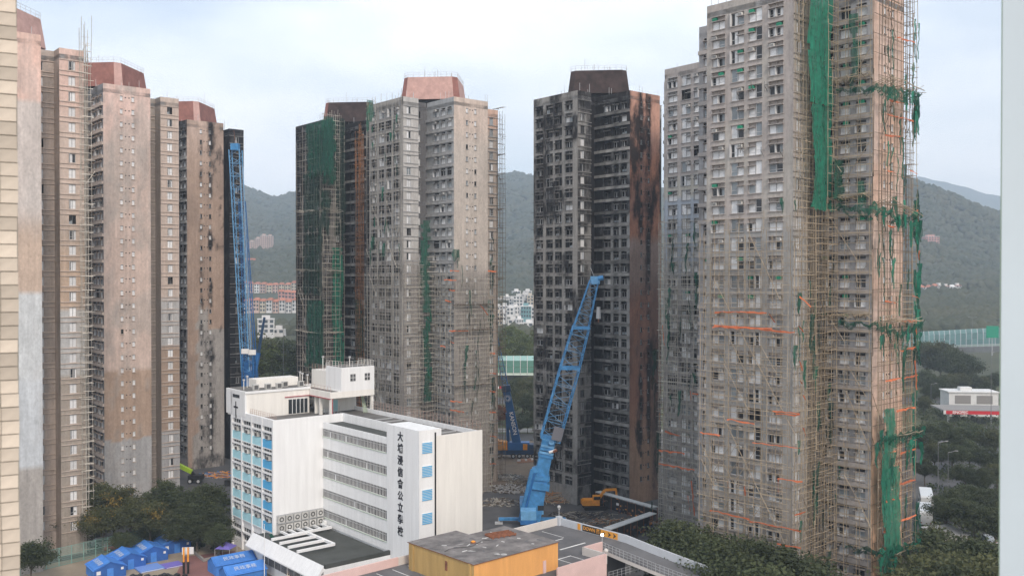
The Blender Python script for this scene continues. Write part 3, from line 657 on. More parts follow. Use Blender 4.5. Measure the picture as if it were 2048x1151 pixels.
house(556, 668, 610, 8, 6, 1, 'h_white', 'h_white', 'low white shed beside the plain white block among trees', 'white flat-roofed buildings', 0, 2, 'white_shed', 'building', 3.0, False)
for i, (px, py, fl) in enumerate(((503, 500, 4), (515, 498, 5), (527, 496, 6), (539, 497, 6))): house(px, py, 1350, 8.2, 12, fl, 'h_pink', 'h_white', 'pinkish apartment block high on the wooded hillside past the blue crane', 'apartment blocks on the hillside', .1, 3, 'hillside_block', 'apartment block', 3.0, False)
house(500, 524, 1200, 24, 6, 1, 'h_roof', 'h_roof', 'long orange roof on the wooded hillside past the blue crane', None, 0, 4, 'long_shed', 'building', 2.5, False)
L = 'small white flat-roofed village house seen between the two middle towers'; G = 'white village houses between the towers'
for (px, py, Y, w_, fl) in ((992, 612, 900, 7, 2), (1003, 610, 900, 7, 2), (1014, 612, 900, 6, 3), (1024, 610, 890, 6, 2), (1036, 612, 880, 9, 3), (1050, 608, 900, 9, 3), (1061, 610, 890, 6, 3), (996, 628, 800, 8, 2), (1008, 626, 800, 7, 2), (1020, 630, 790, 6, 2), (1032, 628, 800, 7, 2), (1046, 640, 740, 5, 3), (1062, 638, 740, 8, 3), (996, 650, 700, 7, 3), (1026, 648, 700, 8, 1), (1056, 654, 690, 8, 1), (1040, 655, 690, 5, 2), (1034, 600, 960, 8, 3), (1056, 600, 950, 8, 3), (1005, 642, 730, 5, 2)):
    house(px, py, Y, w_, 7, fl, rh.choice(('h_white', 'h_white', 'h_cream')), 'h_white', L, G, rh.uniform(-.3, .3), rh.choice((2, 3)), 'village_house', 'house', 3.0, False)
house(1052, 636, 720, 8, 7, 3, 'h_teal', 'h_white', 'teal and white banded village block between the two middle towers', None, 0, 4, 'banded_block', 'building', 3.0, False)
L = 'low white villa below the wooded hill at the right'; G = 'white villas below the right hill'
for i in range(7): house(1846 + i * 12, 585 - rh.uniform(0, 5), 940, 5, 7, 2, 'h_white', rh.choice(('h_white', 'h_roof')), L, G, rh.uniform(-.3, .3), 2, 'villa', 'house', 2.6, rh.random() < .4)
house(1865, 527, 1250, 19, 12, 12, 'h_rose', 'h_white', 'tall pinkish apartment block on the wooded slope at the right', None, .1, 5, 'hillside_block', 'apartment block', 3.0, False)
# ================================================================ noise barriers and the flyover
mat('barrier_glass', (0.30, 0.48, 0.45), 0.3, randobj=0.15); mat('barrier_pale', (0.58, 0.66, 0.58), 0.6); mat('barrier_green', (0.10, 0.24, 0.19), 0.6); mat('post_white', (0.66, 0.68, 0.68), 0.6); mat('conc_pale', (0.36, 0.35, 0.335), 0.9, 0.3, 0.15)
def barrier(label, p0, p1, h, n, curved, base):
    T = thing('noise_barrier', label, 'noise barrier', p0); d = p1 - p0
    for i in range(n + 1):
        x = d * (i / n); mb = MB(); mb.tube([x, x + Vector((0, 0, h * .75)), x + Vector((0, curved, h))], .16, 'post_white', 4); part('post', mb, T)
    for i in range(n):
        a = d * ((i + .06) / n); b = d * ((i + .94) / n)
        for k, (z0, z1, m) in enumerate(((0, h * .12, 'barrier_pale'), (h * .13, h * .42, 'barrier_green' if base else 'barrier_glass'), (h * .43, h * .75, 'barrier_green' if base else 'barrier_glass'))):
            mb = MB(); y = Vector((0, .03, 0)); mb.face([a + Vector((0, 0, z0)), b + Vector((0, 0, z0)), b + Vector((0, 0, z1)), a + Vector((0, 0, z1))], m); part('panel', mb, T)
        mb = MB(); mb.face([a + Vector((0, 0, h * .76)), b + Vector((0, 0, h * .76)), b + Vector((0, curved, h)), a + Vector((0, curved, h))], 'barrier_glass'); part('panel', mb, T)
    return T
barrier('curved green glass noise barrier along the highway between the two middle towers', at(930, 750, 430), at(1110, 750, 430), 8.8, 13, 2.0, True)
a, b_ = at(1800, 697, 470), at(2040, 690, 400)
barrier('glass noise barrier on the flyover at the right behind the nearest tower', a, b_, 8.0, 22, .6, False)
fl = thing('flyover', 'grey concrete flyover deck with piers at the right behind the nearest tower', 'flyover')
mb = MB(); mb.prism([(a.x, a.y - .6), (b_.x, b_.y - .6), (b_.x, b_.y + 14), (a.x, a.y + 14)], [a.z - 2.6, b_.z - 2.6, b_.z - 2.6, a.z - 2.6], [a.z - .01, b_.z - .01, b_.z - .01, a.z - .01], 'conc_pale'); part('deck', mb, fl)
for t in (.2, .55, .95):
    c = a.lerp(b_, t); mb = MB(); mb.tube([(c.x, c.y + 6, 0), (c.x, c.y + 6, c.z - 2.6)], 1.1, 'conc_pale', 8); part('pier', mb, fl)
mb = MB(); c = at(1985, 668, 398); mb.box(c.x - 2.6, c.x + 2.6, c.y, c.y + .2, c.z - 1.5, c.z + 3.5, 'h_sign'); mat('h_sign', (0.02, 0.25, 0.16), 0.5)
gs = thing('direction_sign', 'green direction sign above the flyover at the right', 'sign'); part('panel', mb, gs); mb = MB(); mb.bar((c.x, c.y + .3, c.z - 9), (c.x, c.y + .3, c.z), .15, 'steel'); part('post', mb, gs)
mat('lamp_post', (0.16, 0.165, 0.17), 0.6)
def street_lamp(label, px, py, Y, h, twin=False, arm=1.8):
    p = at(px, py, Y); T = thing('street_lamp', label, 'street lamp', p, 0, 'street lamps'); mb = MB(); mb.tube([(0, 0, 0), (0, 0, h)], .10, 'lamp_post', 6, .06); part('post', mb, T)
    for s in ((-1, 1) if twin else (1,)):
        mb = MB(); mb.bar((0, 0, h), (s * arm, 0, h + .35), .05, 'conc_grey'); part('arm', mb, T); mb = MB(); mb.box(s * arm - .35, s * arm + .35, -.15, .15, h + .28, h + .42, 'conc_grey'); part('lamp_head', mb, T)
street_lamp('tall slender lamp mast rising behind the white school roof', 567, 790, 300, 22.5, True, 1.0)
street_lamp('twin-armed lamp above the flyover noise barrier at the right', 1945, 672, 455, 9, True)
street_lamp('tall grey lamp mast in front of the petrol station at the right', 1982, 850, 300, 23, False, .6)
street_lamp('lamp between the trees behind the white coach at the right', 1876, 985, 205, 11)
street_lamp('lamp among the trees right of the nearest tower, beside the service road', 1896, 985, 208, 9)
street_lamp('short lamp by the petrol station trees at the right', 1862, 800, 350, 6)
# petrol station
mat('station_red', (0.50, 0.02, 0.03), 0.5); mat('station_white', (0.62, 0.62, 0.61), 0.7, 0.6, 0.1); mat('station_grey', (0.24, 0.23, 0.22), 0.8)
c0 = at(1893, 846, 318); c0.z = 0
ps = thing('petrol_station', 'petrol station canopy with a red band and white lettering at the right', 'petrol station', c0, -.12)
mb = MB(); mb.box(-1, 24, 0, 14, 4.6, 5.1, 'station_grey'); part('canopy', mb, ps)
mb = MB(); mb.box(-1, 24, -.06, -.003, 3.75, 4.9, 'station_red'); part('fascia', mb, ps)
mb = MB(); mb.box(-1, -.2, -.1, -.061, 3.7, 5.0, 'station_white'); part('logo_panel', mb, ps)
link('lettering', text_mesh('SINOPEC', 1.25, 'text_white', .02, .02), ps, (4.4, -.1, 4.33), rot=(PI / 2, 0, 0))
for x in (2, 9, 16, 22): mb = MB(); mb.box(x, x + .5, 5, 5.5, 0, 4.6, 'station_white'); part('column', mb, ps)
c1 = at(1898, 818, 338); c1.z = 0
pb = thing('station_building', 'weathered white two-storey building above the petrol station canopy', 'building', c1, -.1)
mb = MB(); mb.box(0, 17, 0, 9, 0, 8.6, 'station_white'); part('wall', mb, pb); mb = MB(); mb.box(-.4, 17.4, -.4, 9.4, 8.6, 9.0, 'station_white'); mb.box(5, 9, 3, 6, 9.0, 10.2, 'station_white'); part('roof', mb, pb)
for x in (2, 9.5): mb = MB(); mb.box(x, x + 5.5, -.06, 0, 4.6, 7.6, 'station_grey'); part('shutter', mb, pb)
# ================================================================ the school
mat('roof_dark', (0.085, 0.09, 0.085), 0.9, 0.25, 0.5, c2=(0.05, 0.055, 0.05))
mat('roof_grey', (0.17, 0.165, 0.155), 0.9, 0.3, 0.3, c2=(0.11, 0.105, 0.10))
mat('blue_panel', (0.10, 0.42, 0.72), 0.6, 0.6, 0.08)
mat('aqua_panel', (0.42, 0.72, 0.80), 0.6, 0.6, 0.08)
mat('glass_dark', (0.03, 0.035, 0.04), 0.15, spec=0.5)
mat('glass_curtain', (0.085, 0.085, 0.088), 0.35, 1.2, 0.6)
mat('ink', (0.012, 0.012, 0.02), 0.6)
mat('red_pipe', (0.35, 0.03, 0.05), 0.6)
mat('rail_rust', (0.42, 0.30, 0.26), 0.8)
mat('pale_green', (0.45, 0.55, 0.42), 0.7)
S = thing('school_building', 'white school with pale blue window bays and a column of black Chinese characters', 'school', (-41.2, 161.7, 0), math.radians(40))
RT = 24.0; PT = 25.1
mb = MB()
mb.box(.6, 21.8, .3, 19, 0, RT, 'white_paint')                     # classroom wing
mb.box(0, 9.62, 0, .3, 0, PT, 'white_paint')                        # plain end wall
mb.box(9.62, 13.9, 0, .3, 23.2, PT, 'white_paint')
mb.box(13.66, 21.8, -30.4, .3, 0, RT, 'white_paint')                # long wing
mb.box(13.66, 13.9, -21.2, 0, RT, PT, 'white_paint')
mb.box(12.6, 21.8, -30.62, -30.4, 0, PT - .1, 'white_cream')        # right end wall
mb.box(21.55, 21.8, -30.4, 19, RT, PT - .3, 'white_paint')
mb.box(9.8, 13.66, -21.4, 0, 0, 23.55, 'white_paint')
part('wall', mb, S)
mb = MB(); mb.box(9.45, 13.66, -30.6, -21.4, 0, 26.1, 'white_paint'); part('name_tower', mb, S)
mb = MB(); mb.box(12.35, 12.6, -30.7, -30.62, 0, 25.6, 'black'); part('rain_pipe', mb, S)
mb = MB(); mb.box(.85, 21.55, .3, 19, RT, RT + .06, 'roof_grey'); mb.box(13.9, 21.55, -30.4, .3, RT + .004, RT + .07, 'roof_grey'); part('roof', mb, S)
mb = MB(); mb.box(9.85, 13.6, -21.4, -.02, 23.55, 23.62, 'roof_dark'); mb.box(9.6, 9.8, -21.4, -.02, 23.2, 23.9, 'white_paint'); part('corridor_roof', mb, S)
# corridor window bands
for k in range(5):
    z = 21.4 - 3.6 * k
    mb = MB(); mb.box(9.6, 9.8, -21.4, -.02, z - 2.2 if k < 4 else z - 1.4, z, 'white_paint'); sp = part('spandrel', mb, S)
    mb = MB(); mb.box(9.72, 9.797, -21.4, -.02, z + .003, z + 1.38, 'glass_curtain'); wb = part('window_band', mb, S)
    mb = MB()
    for i in range(47):
        v = -.1 - i * .455; mb.box(9.62, 9.715, v - .05, v, z, z + 1.38, 'frame')
    mb.box(9.63, 9.71, -21.4, -.02, z + 1.0, z + 1.06, 'frame'); o = part('mullion', mb, wb, kind='stuff')
    for i in range(22):
        if rnd.random() < .33:
            v = -.4 - i * .94; m2 = MB(); m2.box(9.70, 9.718, v - .4, v, z + .02, z + .98, rnd.choice(['pane_white', 'glass_dark', 'glass_dark', 'pane_grey'])); part('pane', m2, wb)
    mb = MB(); mb.box(9.5, 9.6, -21.4, -.02, z - .1, z - .02, 'pale_green'); part('sill', mb, sp)
mb = MB(); mb.box(9.6, 9.8, -21.4, -.02, 22.79, 23.2, 'white_paint'); part('spandrel', mb, S)
# the name, top to bottom
for k, ch in enumerate('大埔浸信會公立學校'):
    me = text_mesh(ch, 1.55, 'ink', 0.03, 0.035); link('letter', me, S, (9.41, -25.4, 24.5 - 1.87 * k), rot=(PI / 2, 0, -PI / 2))
# louvre windows
for k in range(4):
    z = 22.5 - 3.65 * k
    mb = MB(); mb.box(9.95, 11.85, -30.66, -30.6, z, z + 1.75, 'white_cream'); lw = part('louvre_window', mb, S)
    for i in range(7):
        m2 = MB(); m2.box(9.98, 11.82, -30.74, -30.66, z + .06 + i * .245, z + .2 + i * .245, 'blue_panel'); part('slat', m2, lw)
# classroom bays
for k in range(5):
    v = k * 4.25
    mb = MB(); mb.box(0, .6, v if k else .3, v + .42, 0, PT if k < 3 else 28.6, 'white_paint'); part('pier', mb, S)
ACS = MB(); ACS.box(-.55, .55, -.5, .1, 0, .75, 'ac_white'); ACS.box(-.42, .42, -.515, -.5, .1, .62, 'ac_grille'); ACS = ACS.mesh('air_conditioner')
for k in range(4):
    v0 = k * 4.25 + .42; v1 = (k + 1) * 4.25
    mb = MB(); mb.box(.06, .6, v0, v1, 23.75, PT if k < 3 else 24.4, 'white_paint'); part('roof_beam', mb, S)
    for j in range(6):
        z = 20.0 - 3.6 * j
        if j < 5:
            mb = MB(); mb.box(.12, .6, v0, v1, z, z + 1.4, 'blue_panel' if k == 0 else 'aqua_panel'); part('blue_panel', mb, S)
            mb = MB(); mb.box(.08, .6, v0, v1, z - .18, z - .003, 'white_paint'); part('floor_slab', mb, S)
        zb = z + 1.4 if j < 5 else z - .1; h = 2.17
        mb = MB(); mb.box(.5, .597, v0, v1, zb + .003, zb + h, 'glass_dark'); wd = part('window', mb, S)
        mb = MB(); mb.box(.3, .5, v0, v1, zb + 1.42, zb + 1.52, 'white_paint'); mb.box(.02, .3, v0, v1, zb + 1.25, zb + 1.5, 'white_paint'); part('sunshade', mb, wd)
        mb = MB()
        for i in range(5): vv = v0 + (v1 - v0) * i / 4; mb.box(.44, .5, vv - .05, vv + .05, zb, zb + h, 'frame')
        mb.box(.44, .497, v0, v1, zb + .7, zb + .76, 'frame'); part('frame', mb, wd)
        if j < 5: link('air_conditioner', ACS, S, (.45, (v0 + v1) / 2 + rnd.uniform(-.3, .3), zb + .12), -PI / 2)
for k in range(4):                                                     # ground storeys
    v0 = k * 4.25 + .42; v1 = (k + 1) * 4.25
    
    for q0, q1 in ((0, 1.6), (4.2, 5.4)): mb = MB(); mb.box(.3, .6, v0, v1, q0, q1, 'white_paint'); part('spandrel', mb, S)
# rooftop storey
P = link('roof_storey', None, S)
mb = MB(); mb.box(.3, 12.9, 11.3, 19.6, RT + .06, 28.6, 'white_cream'); mb.box(0, .3, 12.75 + .42, 19.6, 24.4, 28.6, 'white_paint'); mb.box(0, .3, 11.3, 12.75, 24.4, 28.6, 'white_paint'); part('wall', mb, P)
mb = MB(); mb.box(.0, 13.1, 11.1, 19.6, 28.6, 29.0, 'white_paint'); mb.box(.4, 12.7, 11.5, 19.2, 29.0, 29.05, 'roof_grey'); part('roof_slab', mb, P)
mb = MB(); mb.box(12.9, 22.3, 3.2, 19, 27.45, 28.6, 'white_cream'); mb.box(13.4, 14.8, 3.6, 18.5, 28.6, 28.64, 'roof_grey'); part('porch_slab', mb, P)
mb = MB(); mb.box(13.1, 22.0, 9.4, 9.6, RT + .06, 27.45, 'white_cream'); part('porch_wall', mb, P)
mb = MB(); mb.box(17.0, 17.9, 9.32, 9.4, RT + .1, 26.3, 'aqua_panel'); part('door', mb, P)
for u, v in ((13.1, 3.5), (13.1, 7.4), (21.8, 3.5)):
    mb = MB(); mb.box(u, u + .5, v, v + .5, RT + .06, 27.45, 'white_cream'); part('column', mb, P)
for i in range(5):
    mb = MB(); mb.box(8.6 + i * .8, 9.3 + i * .8, 11.22, 11.3, RT + .2, 26.9, 'glass_dark'); dr = part('glass_door', mb, P)
    m2 = MB(); m2.box(9.3 + i * .8, 9.4 + i * .8, 11.18, 11.3, RT + .1, 27.0, 'white_paint'); m2.box(8.6 + i * .8, 9.3 + i * .8, 11.19, 11.22, 26.9, 27.0, 'white_paint'); part('frame', m2, dr)
mb = MB(); mb.bar((7.8, 11.1, 27.4), (12.8, 11.1, 27.4), .09, 'red_pipe'); mb.bar((12.8, 11.1, 27.4), (12.8, 3.0, 27.4), .09, 'red_pipe'); mb.bar((13.3, 3.1, 27.4), (13.3, 3.1, 24.1), .07, 'red_pipe'); part('red_pipe', mb, P)
mb = MB(); mb.box(15.2, 22.3, 3.2, 9.0, 28.6, 33.0, 'white_paint'); mb.box(15.6, 21.9, 3.6, 8.6, 33.0, 33.04, 'roof_grey'); tb = part('tank_room', mb, P)
mb = MB(); mb.box(15.4, 22.2, 9.0, 15.0, 28.6, 31.9, 'white_cream'); part('lift_room', mb, P)
mb = MB(); mb.box(4, 12.6, 15.2, 18.6, 29.0, 30.6, 'white_cream'); part('plant_room', mb, P)
for u in (17.1, 20.2):
    mb = MB(); mb.box(u, u + 1.1, 3.14, 3.2, 30.4, 31.7, 'glass_curtain'); wn = part('window', mb, P)
    m2 = MB(); m2.box(u + .5, u + .58, 3.1, 3.14, 30.4, 31.7, 'white_paint'); m2.box(u, u + 1.1, 3.1, 3.139, 31.0, 31.08, 'white_paint'); part('frame', m2, wn)
def rail(pts, h, sp, m, parent, name='railing', nr=3, r=.03):
    mb = MB()
    for a, b in zip(pts[:-1], pts[1:]):
        a = Vector(a); b = Vector(b); n = max(1, int((b - a).length / sp))
        for k in range(n + 1): x = a.lerp(b, k / n); mb.bar(x, x + Vector((0, 0, h)), r, m)
        for q in range(nr): zz = h * (q + 1) / nr; mb.bar(a + Vector((0, 0, zz)), b + Vector((0, 0, zz)), r * .8, m)
    return part(name, mb, parent)
rail([(15.3, 8.9, 33), (15.3, 3.3, 33), (22.2, 3.3, 33), (22.2, 8.9, 33)], 1.1, 1.0, 'white_cream', P)
rail([(15.5, 14.9, 31.9), (15.5, 9.1, 31.9)], 1.1, 1.0, 'rail_rust', P)
rail([(13.1, 18, 28.6), (13.1, 3.4, 28.6)], 1.0, 1.2, 'rail_rust', P)
rail([(.9, .6, PT - .3), (.9, 11.0, PT - .3)], 1.1, .8, 'rail_rust', S)
rail([(21.68, 3.0, PT - .3), (21.68, -30.2, PT - .3)], 1.5, 1.0, 'rail_rust', S)
rail([(14.2, -.6, RT), (14.2, 8.5, RT), (18, 8.9, RT)], 1.1, 1.1, 'steel', S)
rail([(14.6, -8, RT), (14.6, -14, RT)], .7, 3, 'white_paint', S, nr=1)
for k in range(7):                                                     # pipework laid on the flat roof
    mb = MB(); v = -6 - k * 3.2; mb.box(15.2, 20.5, v, v + .12, RT + .2, RT + .34, 'steel'); part('roof_pipe', mb, S)
for (u, v, z) in ((2.0, 12.0, 29.05), (4.4, 12.0, 29.05), (6.6, 12.0, 29.05), (11.2, 12.2, 29.05), (8.6, 13.6, 29.05)):
    mb = MB(); mb.box(u, u + 1.1, v, v + .6, z, z + 1.0, 'ac_white'); mb.box(u + .15, u + .95, v - .01, v, z + .12, z + .88, 'ac_grille'); part('condenser', mb, P)
for (u, v, z, h) in ((3, 17, 29, 2), (1.0, 14, 29, 1.7), (12.6, 13.5, 29, 2.2), (16.2, 12.0, 31.9, 2.4), (18, 5, 33, 1.6), (13.4, 16, 28.6, 2.6), (13.4, 13, 28.6, 2.3)):
    mb = MB(); mb.bar((u, v, z), (u, v, z + h), .07, 'white_cream', 5); mb.box(u - .18, u + .18, v - .18, v + .18, z + h, z + h + .3, 'steel'); part('vent_pipe', mb, P)
for k in range(4):
    mb = MB(); u = 20.6 + k * .25; mb.bar((u, 4.2, RT + .1), (u + .5, 6.0 + .2 * k, 27.2), .06, 'pale_green'); part('leaning_pole', mb, P)
mb = MB(); mb.box(-.06, 0, 15.05, 15.35, 23.9, 26.9, 'ink'); mb.box(-.06, 0, 14.3, 16.1, 25.7, 26.0, 'ink'); part('cross', mb, S)
mb = MB(); mb.box(-.02, .0, 13.6, 16.6, 27.6, 28.2, 'glass_dark'); part('slot_window', mb, S)
# low annex with the plant roof
A = link('annex', None, S)
mb = MB(); mb.box(-2.5, 9.6, -22.4, -.01, 0, 5.2, 'white_paint'); mb.box(-2.5, -.02, 0, 2.6, 0, 5.2, 'white_paint'); part('wall', mb, A)
mb = MB(); mb.box(-2.2, 9.58, -22.0, -.02, 5.2, 5.32, 'roof_dark'); mb.box(-2.2, -.05, 0, 2.4, 5.2, 5.33, 'roof_dark'); part('roof', mb, A)
mb = MB(); mb.box(-2.2, 9.45, -22.4, -22.0, 5.2, 5.9, 'roof_dark'); part('kerb', mb, A)
mb = MB(); mb.prism([(-2.5, 2.6), (-3.9, 2.6), (-3.9, -22.4), (-2.5, -22.4)], [4.9, 3.6, 3.6, 4.9], [5.75, 3.8, 3.8, 5.75], 'white_paint'); part('sloped_eaves', mb, A)
for i in range(9):
    v = -1.4 - i * 2.3; mb = MB(); mb.box(-2.56, -2.5, v - 1.9, v, 1.5, 3.3, 'glass_dark'); wn = part('window', mb, A)
    m2 = MB()
    for q in range(5): m2.box(-2.62, -2.56, v - .05 - q * .44, v - q * .44, 1.5, 3.3, 'frame')
    part('mullion', m2, wn)
FAN = MB()
FAN.box(-.62, .62, -.42, 0, 0, 1.18, 'ac_white')
for a0, rr, m in ((0, .44, 'ac_grille'), (1, .22, 'ac_white')):
    pts = [(rr * math.cos(t * PI / 6), -.43 - .012 * a0, .6 + rr * math.sin(t * PI / 6)) for t in range(12)]; FAN.face(pts, m)
FAN = FAN.mesh('condenser')
RK = MB()
for u in (.6, 2.1, 3.6, 5.1, 6.6, 8.1, 9.4): RK.bar((u, -.6, 5.3), (u, -.6, 8.6), .04, 'steel'); RK.bar((u, -.1, 5.3), (u, -.1, 8.6), .04, 'steel')
for z in (5.75, 7.25, 8.6): RK.bar((.6, -.6, z), (9.4, -.6, z), .04, 'steel'); RK.bar((.6, -.1, z), (9.4, -.1, z), .04, 'steel')
rk = part('condenser_rack', RK, A)
for j in range(2):
    for i in range(6): link('condenser', FAN, rk, (1.35 + i * 1.5, -.12, 5.8 + j * 1.5))
def duct(a, b, z, w=.45, h=.4):
    mb = MB(); x0, x1 = sorted((a[0], b[0])); y0, y1 = sorted((a[1], b[1])); mb.box(x0 - w / 2, x1 + w / 2, y0 - w / 2, y1 + w / 2, z, z + h, 'white_paint'); part('duct', mb, A)
duct((1.0, -3.9), (8.9, -3.9), 5.75)
for i in range(6): duct((1.0 + i * 1.55, -3.4), (1.0 + i * 1.55, -1.0), 5.77, .3, .35)
duct((4.2, -4.4), (4.2, -13.4), 5.75); duct((-2.3, -13.7), (4.0, -13.7), 5.78, .4)
for v in (-4.6, -7.6, -10.6): duct((-2.3, v), (3.9, v), 5.79, .4)
mb = MB(); mb.box(8.9, 9.5, -1.6, -1.0, 5.3, 6.6, 'white_paint'); part('roof_box', mb, A)
mb = MB(); mb.bar((-1.2, -3.0, 5.3), (-1.2, -1.6, 5.9), .3, 'net', 5); part('green_sheet', mb, A)
mat('lamp_warm', (1, .75, .4), 0.5, emit=(1, .62, .25, 30)); mat('lamp_cool', (1, .95, .8), 0.5, emit=(1, .88, .6, 14))
def ball(mb, c, r, m, n=8, k=6):
    b = len(mb.v); mi = mb.mi(m); c = Vector(c)
    for i in range(k + 1):
        t = PI * i / k
        for j in range(n): p = 2 * PI * j / n; mb.v.append(tuple(c + Vector((math.sin(t) * math.cos(p), math.sin(t) * math.sin(p), math.cos(t))) * r))
    for i in range(k):
        for j in range(n): q = (j + 1) % n; mb.f.append((b + i * n + j, b + (i + 1) * n + j, b + (i + 1) * n + q, b + i * n + q)); mb.m.append(mi)
wl = thing('wall_lamp', 'lit warm lamp on the low annex wall of the white school', 'lamp', S.matrix_basis @ Vector((-2.75, -11.5, 1.2)))
mb = MB(); ball(mb, (0, 0, 0), .16, 'lamp_warm'); part('bulb', mb, wl); mb = MB(); mb.bar((.0, .0, .18), (.22, .16, .25), .03, 'steel'); mb.bar((0, 0, .14), (0, 0, .22), .1, 'steel', 6); part('bracket', mb, wl)
fp = thing('flagpole', 'thin white flagpole before the low annex of the white school', 'flagpole', S.matrix_basis @ Vector((-5.2, -7.6, 0)))
mb = MB(); mb.tube([(0, 0, 0), (0, 0, 9.5)], .07, 'white_paint', 6, .045); part('pole', mb, fp); mb = MB(); ball(mb, (0, 0, 9.55), .12, 'steel', 6, 4); part('finial', mb, fp)
# ================================================================ the car park
mat('deck', (0.15, 0.15, 0.155), 0.85, 0.25, 0.35, c2=(0.085, 0.085, 0.09), spec=0.4)
mat('line_white', (0.72, 0.72, 0.71), 0.8, 1.5, 0.2)
mat('parapet_blue', (0.48, 0.51, 0.55), 0.8, 0.5, 0.08)
mat('parapet_cream', (0.60, 0.57, 0.54), 0.8, 0.5, 0.08)
mat('parapet_pink', (0.66, 0.47, 0.44), 0.8, 0.5, 0.08)
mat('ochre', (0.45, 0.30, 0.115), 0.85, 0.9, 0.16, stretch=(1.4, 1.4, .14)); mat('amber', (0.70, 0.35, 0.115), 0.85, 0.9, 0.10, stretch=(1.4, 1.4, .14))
mat('block_roof', (0.27, 0.25, 0.24), 0.9, 0.55, 0.5, c2=(0.085, 0.08, 0.08), bump=0.35)
mat('sign_black', (0.05, 0.04, 0.03), 0.6); mat('sign_amber', (0.72, 0.33, 0.05), 0.6)
K = Vector((7.3, 145.5, 0)); KR = math.atan2(.678, .735)
CP = thing('car_park', 'rooftop parking deck with pale parapets, painted bays and a descending ramp', 'car park', K, KR)
DZ = 11.4; PZ = 12.5
mb = MB(); mb.prism([(-75, -.1), (-75, -60), (-30.6, -60), (-30.6, -17.6), (-9, -17.6), (-9, -13.5), (-.1, -13.5), (-.1, -.1)], 0, DZ, 'deck'); part('deck', mb, CP)
rampz = lambda b: DZ - max(0, -b - 13.5) * .125
bs = [-13.5, -18, -22, -26, -30, -35, -42, -52]; ax = [0, .2, .5, .9, 1.5, 2.4, 4.0, 7.0]
mb = MB()
for (b0, b1, x0, x1) in zip(bs[:-1], bs[1:], ax[:-1], ax[1:]):
    mb.face([(x0 - 5.2, b0, rampz(b0)), (x1 - 5.2, b1, rampz(b1)), (x1, b1, rampz(b1)), (x0, b0, rampz(b0))], 'deck')
    mb.face([(x0 - 5.2, b0, rampz(b0) - .5), (x0 - 5.2, b0, rampz(b0)), (x1 - 5.2, b1, rampz(b1)), (x1 - 5.2, b1, rampz(b1) - .5)][::-1], 'parapet_cream')
part('ramp', mb, CP)
mb = MB(); mb.strip([(-75, 0, PZ), (-30.6, 0, PZ)], 2.2, .28, 'parapet_pink'); part('parapet', mb, CP, label='pink parapet')
mb = MB(); mb.strip([(-30.6, 0, PZ), (0, 0, PZ)], 2.2, .28, 'parapet_cream'); part('parapet', mb, CP)
mb = MB(); mb.strip([(0, .14, PZ), (0, -13.5, PZ)], 2.2, .28, 'parapet_blue'); mb.strip([(x, b, rampz(b) + 1.1) for x, b in zip(ax, bs)], 2.2, .28, 'parapet_blue'); part('parapet', mb, CP)
mb = MB(); mb.prism([(-.55, -.55), (.2, -.55), (.2, .2), (-.55, .2)], DZ, PZ + .25, 'parapet_blue'); part('corner_post', mb, CP)
mb = MB(); mb.strip([(-18.4, -17.7, PZ), (-9, -17.7, PZ)], 3.4, .22, 'parapet_pink'); part('parapet', mb, CP, label='pink parapet')
mb = MB(); mb.strip([(-9, -17.8, PZ), (-9, -13.4, PZ)], 1.4, .22, 'parapet_cream'); part('parapet', mb, CP)
mb = MB(); mb.strip([(-9.1, -13.5, PZ), (-5.1, -13.5, PZ)], 1.4, .22, 'parapet_pink'); part('parapet', mb, CP)
rail([(x - 5.2, b, rampz(b)) for x, b in zip(ax[:5], bs[:5])], 1.1, .6, 'steel', CP, r=.025)
rail([(-9, -18.2, 9.0), (-2.5, -18.6, 9.0), (1, -22, 8.5)], 1.1, .8, 'steel', CP, r=.025)
def mark(a0, b0, a1, b1, w=.12):
    d = Vector((a1 - a0, b1 - b0, 0)).normalized(); n = Vector((-d.y, d.x, 0)) * w / 2; z = Vector((0, 0, DZ + .005)); p = Vector((a0, b0, 0)) + z; q = Vector((a1, b1, 0)) + z
    mb = MB(); mb.face([p - n, q - n, q + n, p + n], 'line_white'); part('marking', mb, CP)
for i in range(28): mark(-1.2 - i * 2.5 - 3.5, -1.0, -1.2 - i * 2.5 - 3.5, -5.6)
mark(-14, -5.9, -5.2, -5.9, .22); mark(-9.6, -9.6, -4.4, -9.6, .3); mark(-16, -12.6, -10.5, -12.6, .2)
for a in (-15.5, -13.0, -10.6): mark(a, -12.7, a, -16.6)
for i in range(16): mark(-32 - i * 2.5, -7, -32 - i * 2.5, -12)
# the sign on the ramp parapet
sg = thing('ramp_sign', 'dark and orange DOWN sign with arrows painted on the ramp parapet', 'sign', CP.matrix_basis @ Vector((-.15, -8.5, 12.0)), KR - PI / 2)
mb = MB(); mb.box(-3.4, .3, -.03, 0, -.5, .42, 'sign_black'); part('dark_panel', mb, sg)
mb = MB(); mb.box(.3, 3.6, -.034, 0, -.5, .42, 'sign_amber'); part('arrow_panel', mb, sg)
mb = MB(); mb.box(-4.4, -3.8, -.03, 0, -.5, .42, 'sign_amber'); part('stripe', mb, sg)
link('lettering', text_mesh('DOWN 落', .72, 'sign_amber', .012, .012), sg, (-1.55, -.045, -.05), rot=(PI / 2, 0, 0))
for x in (.95, 2.0, 3.0):
    mb = MB(); s_ = .3 if x < 1.5 else .42
    mb.face([(x - s_ * .7, -.045, -.04 + s_), (x - s_ * .25, -.045, -.04), (x - s_ * .7, -.045, -.04 - s_), (x + s_ * .8, -.045, -.04)], 'sign_black'); part('arrow', mb, sg)
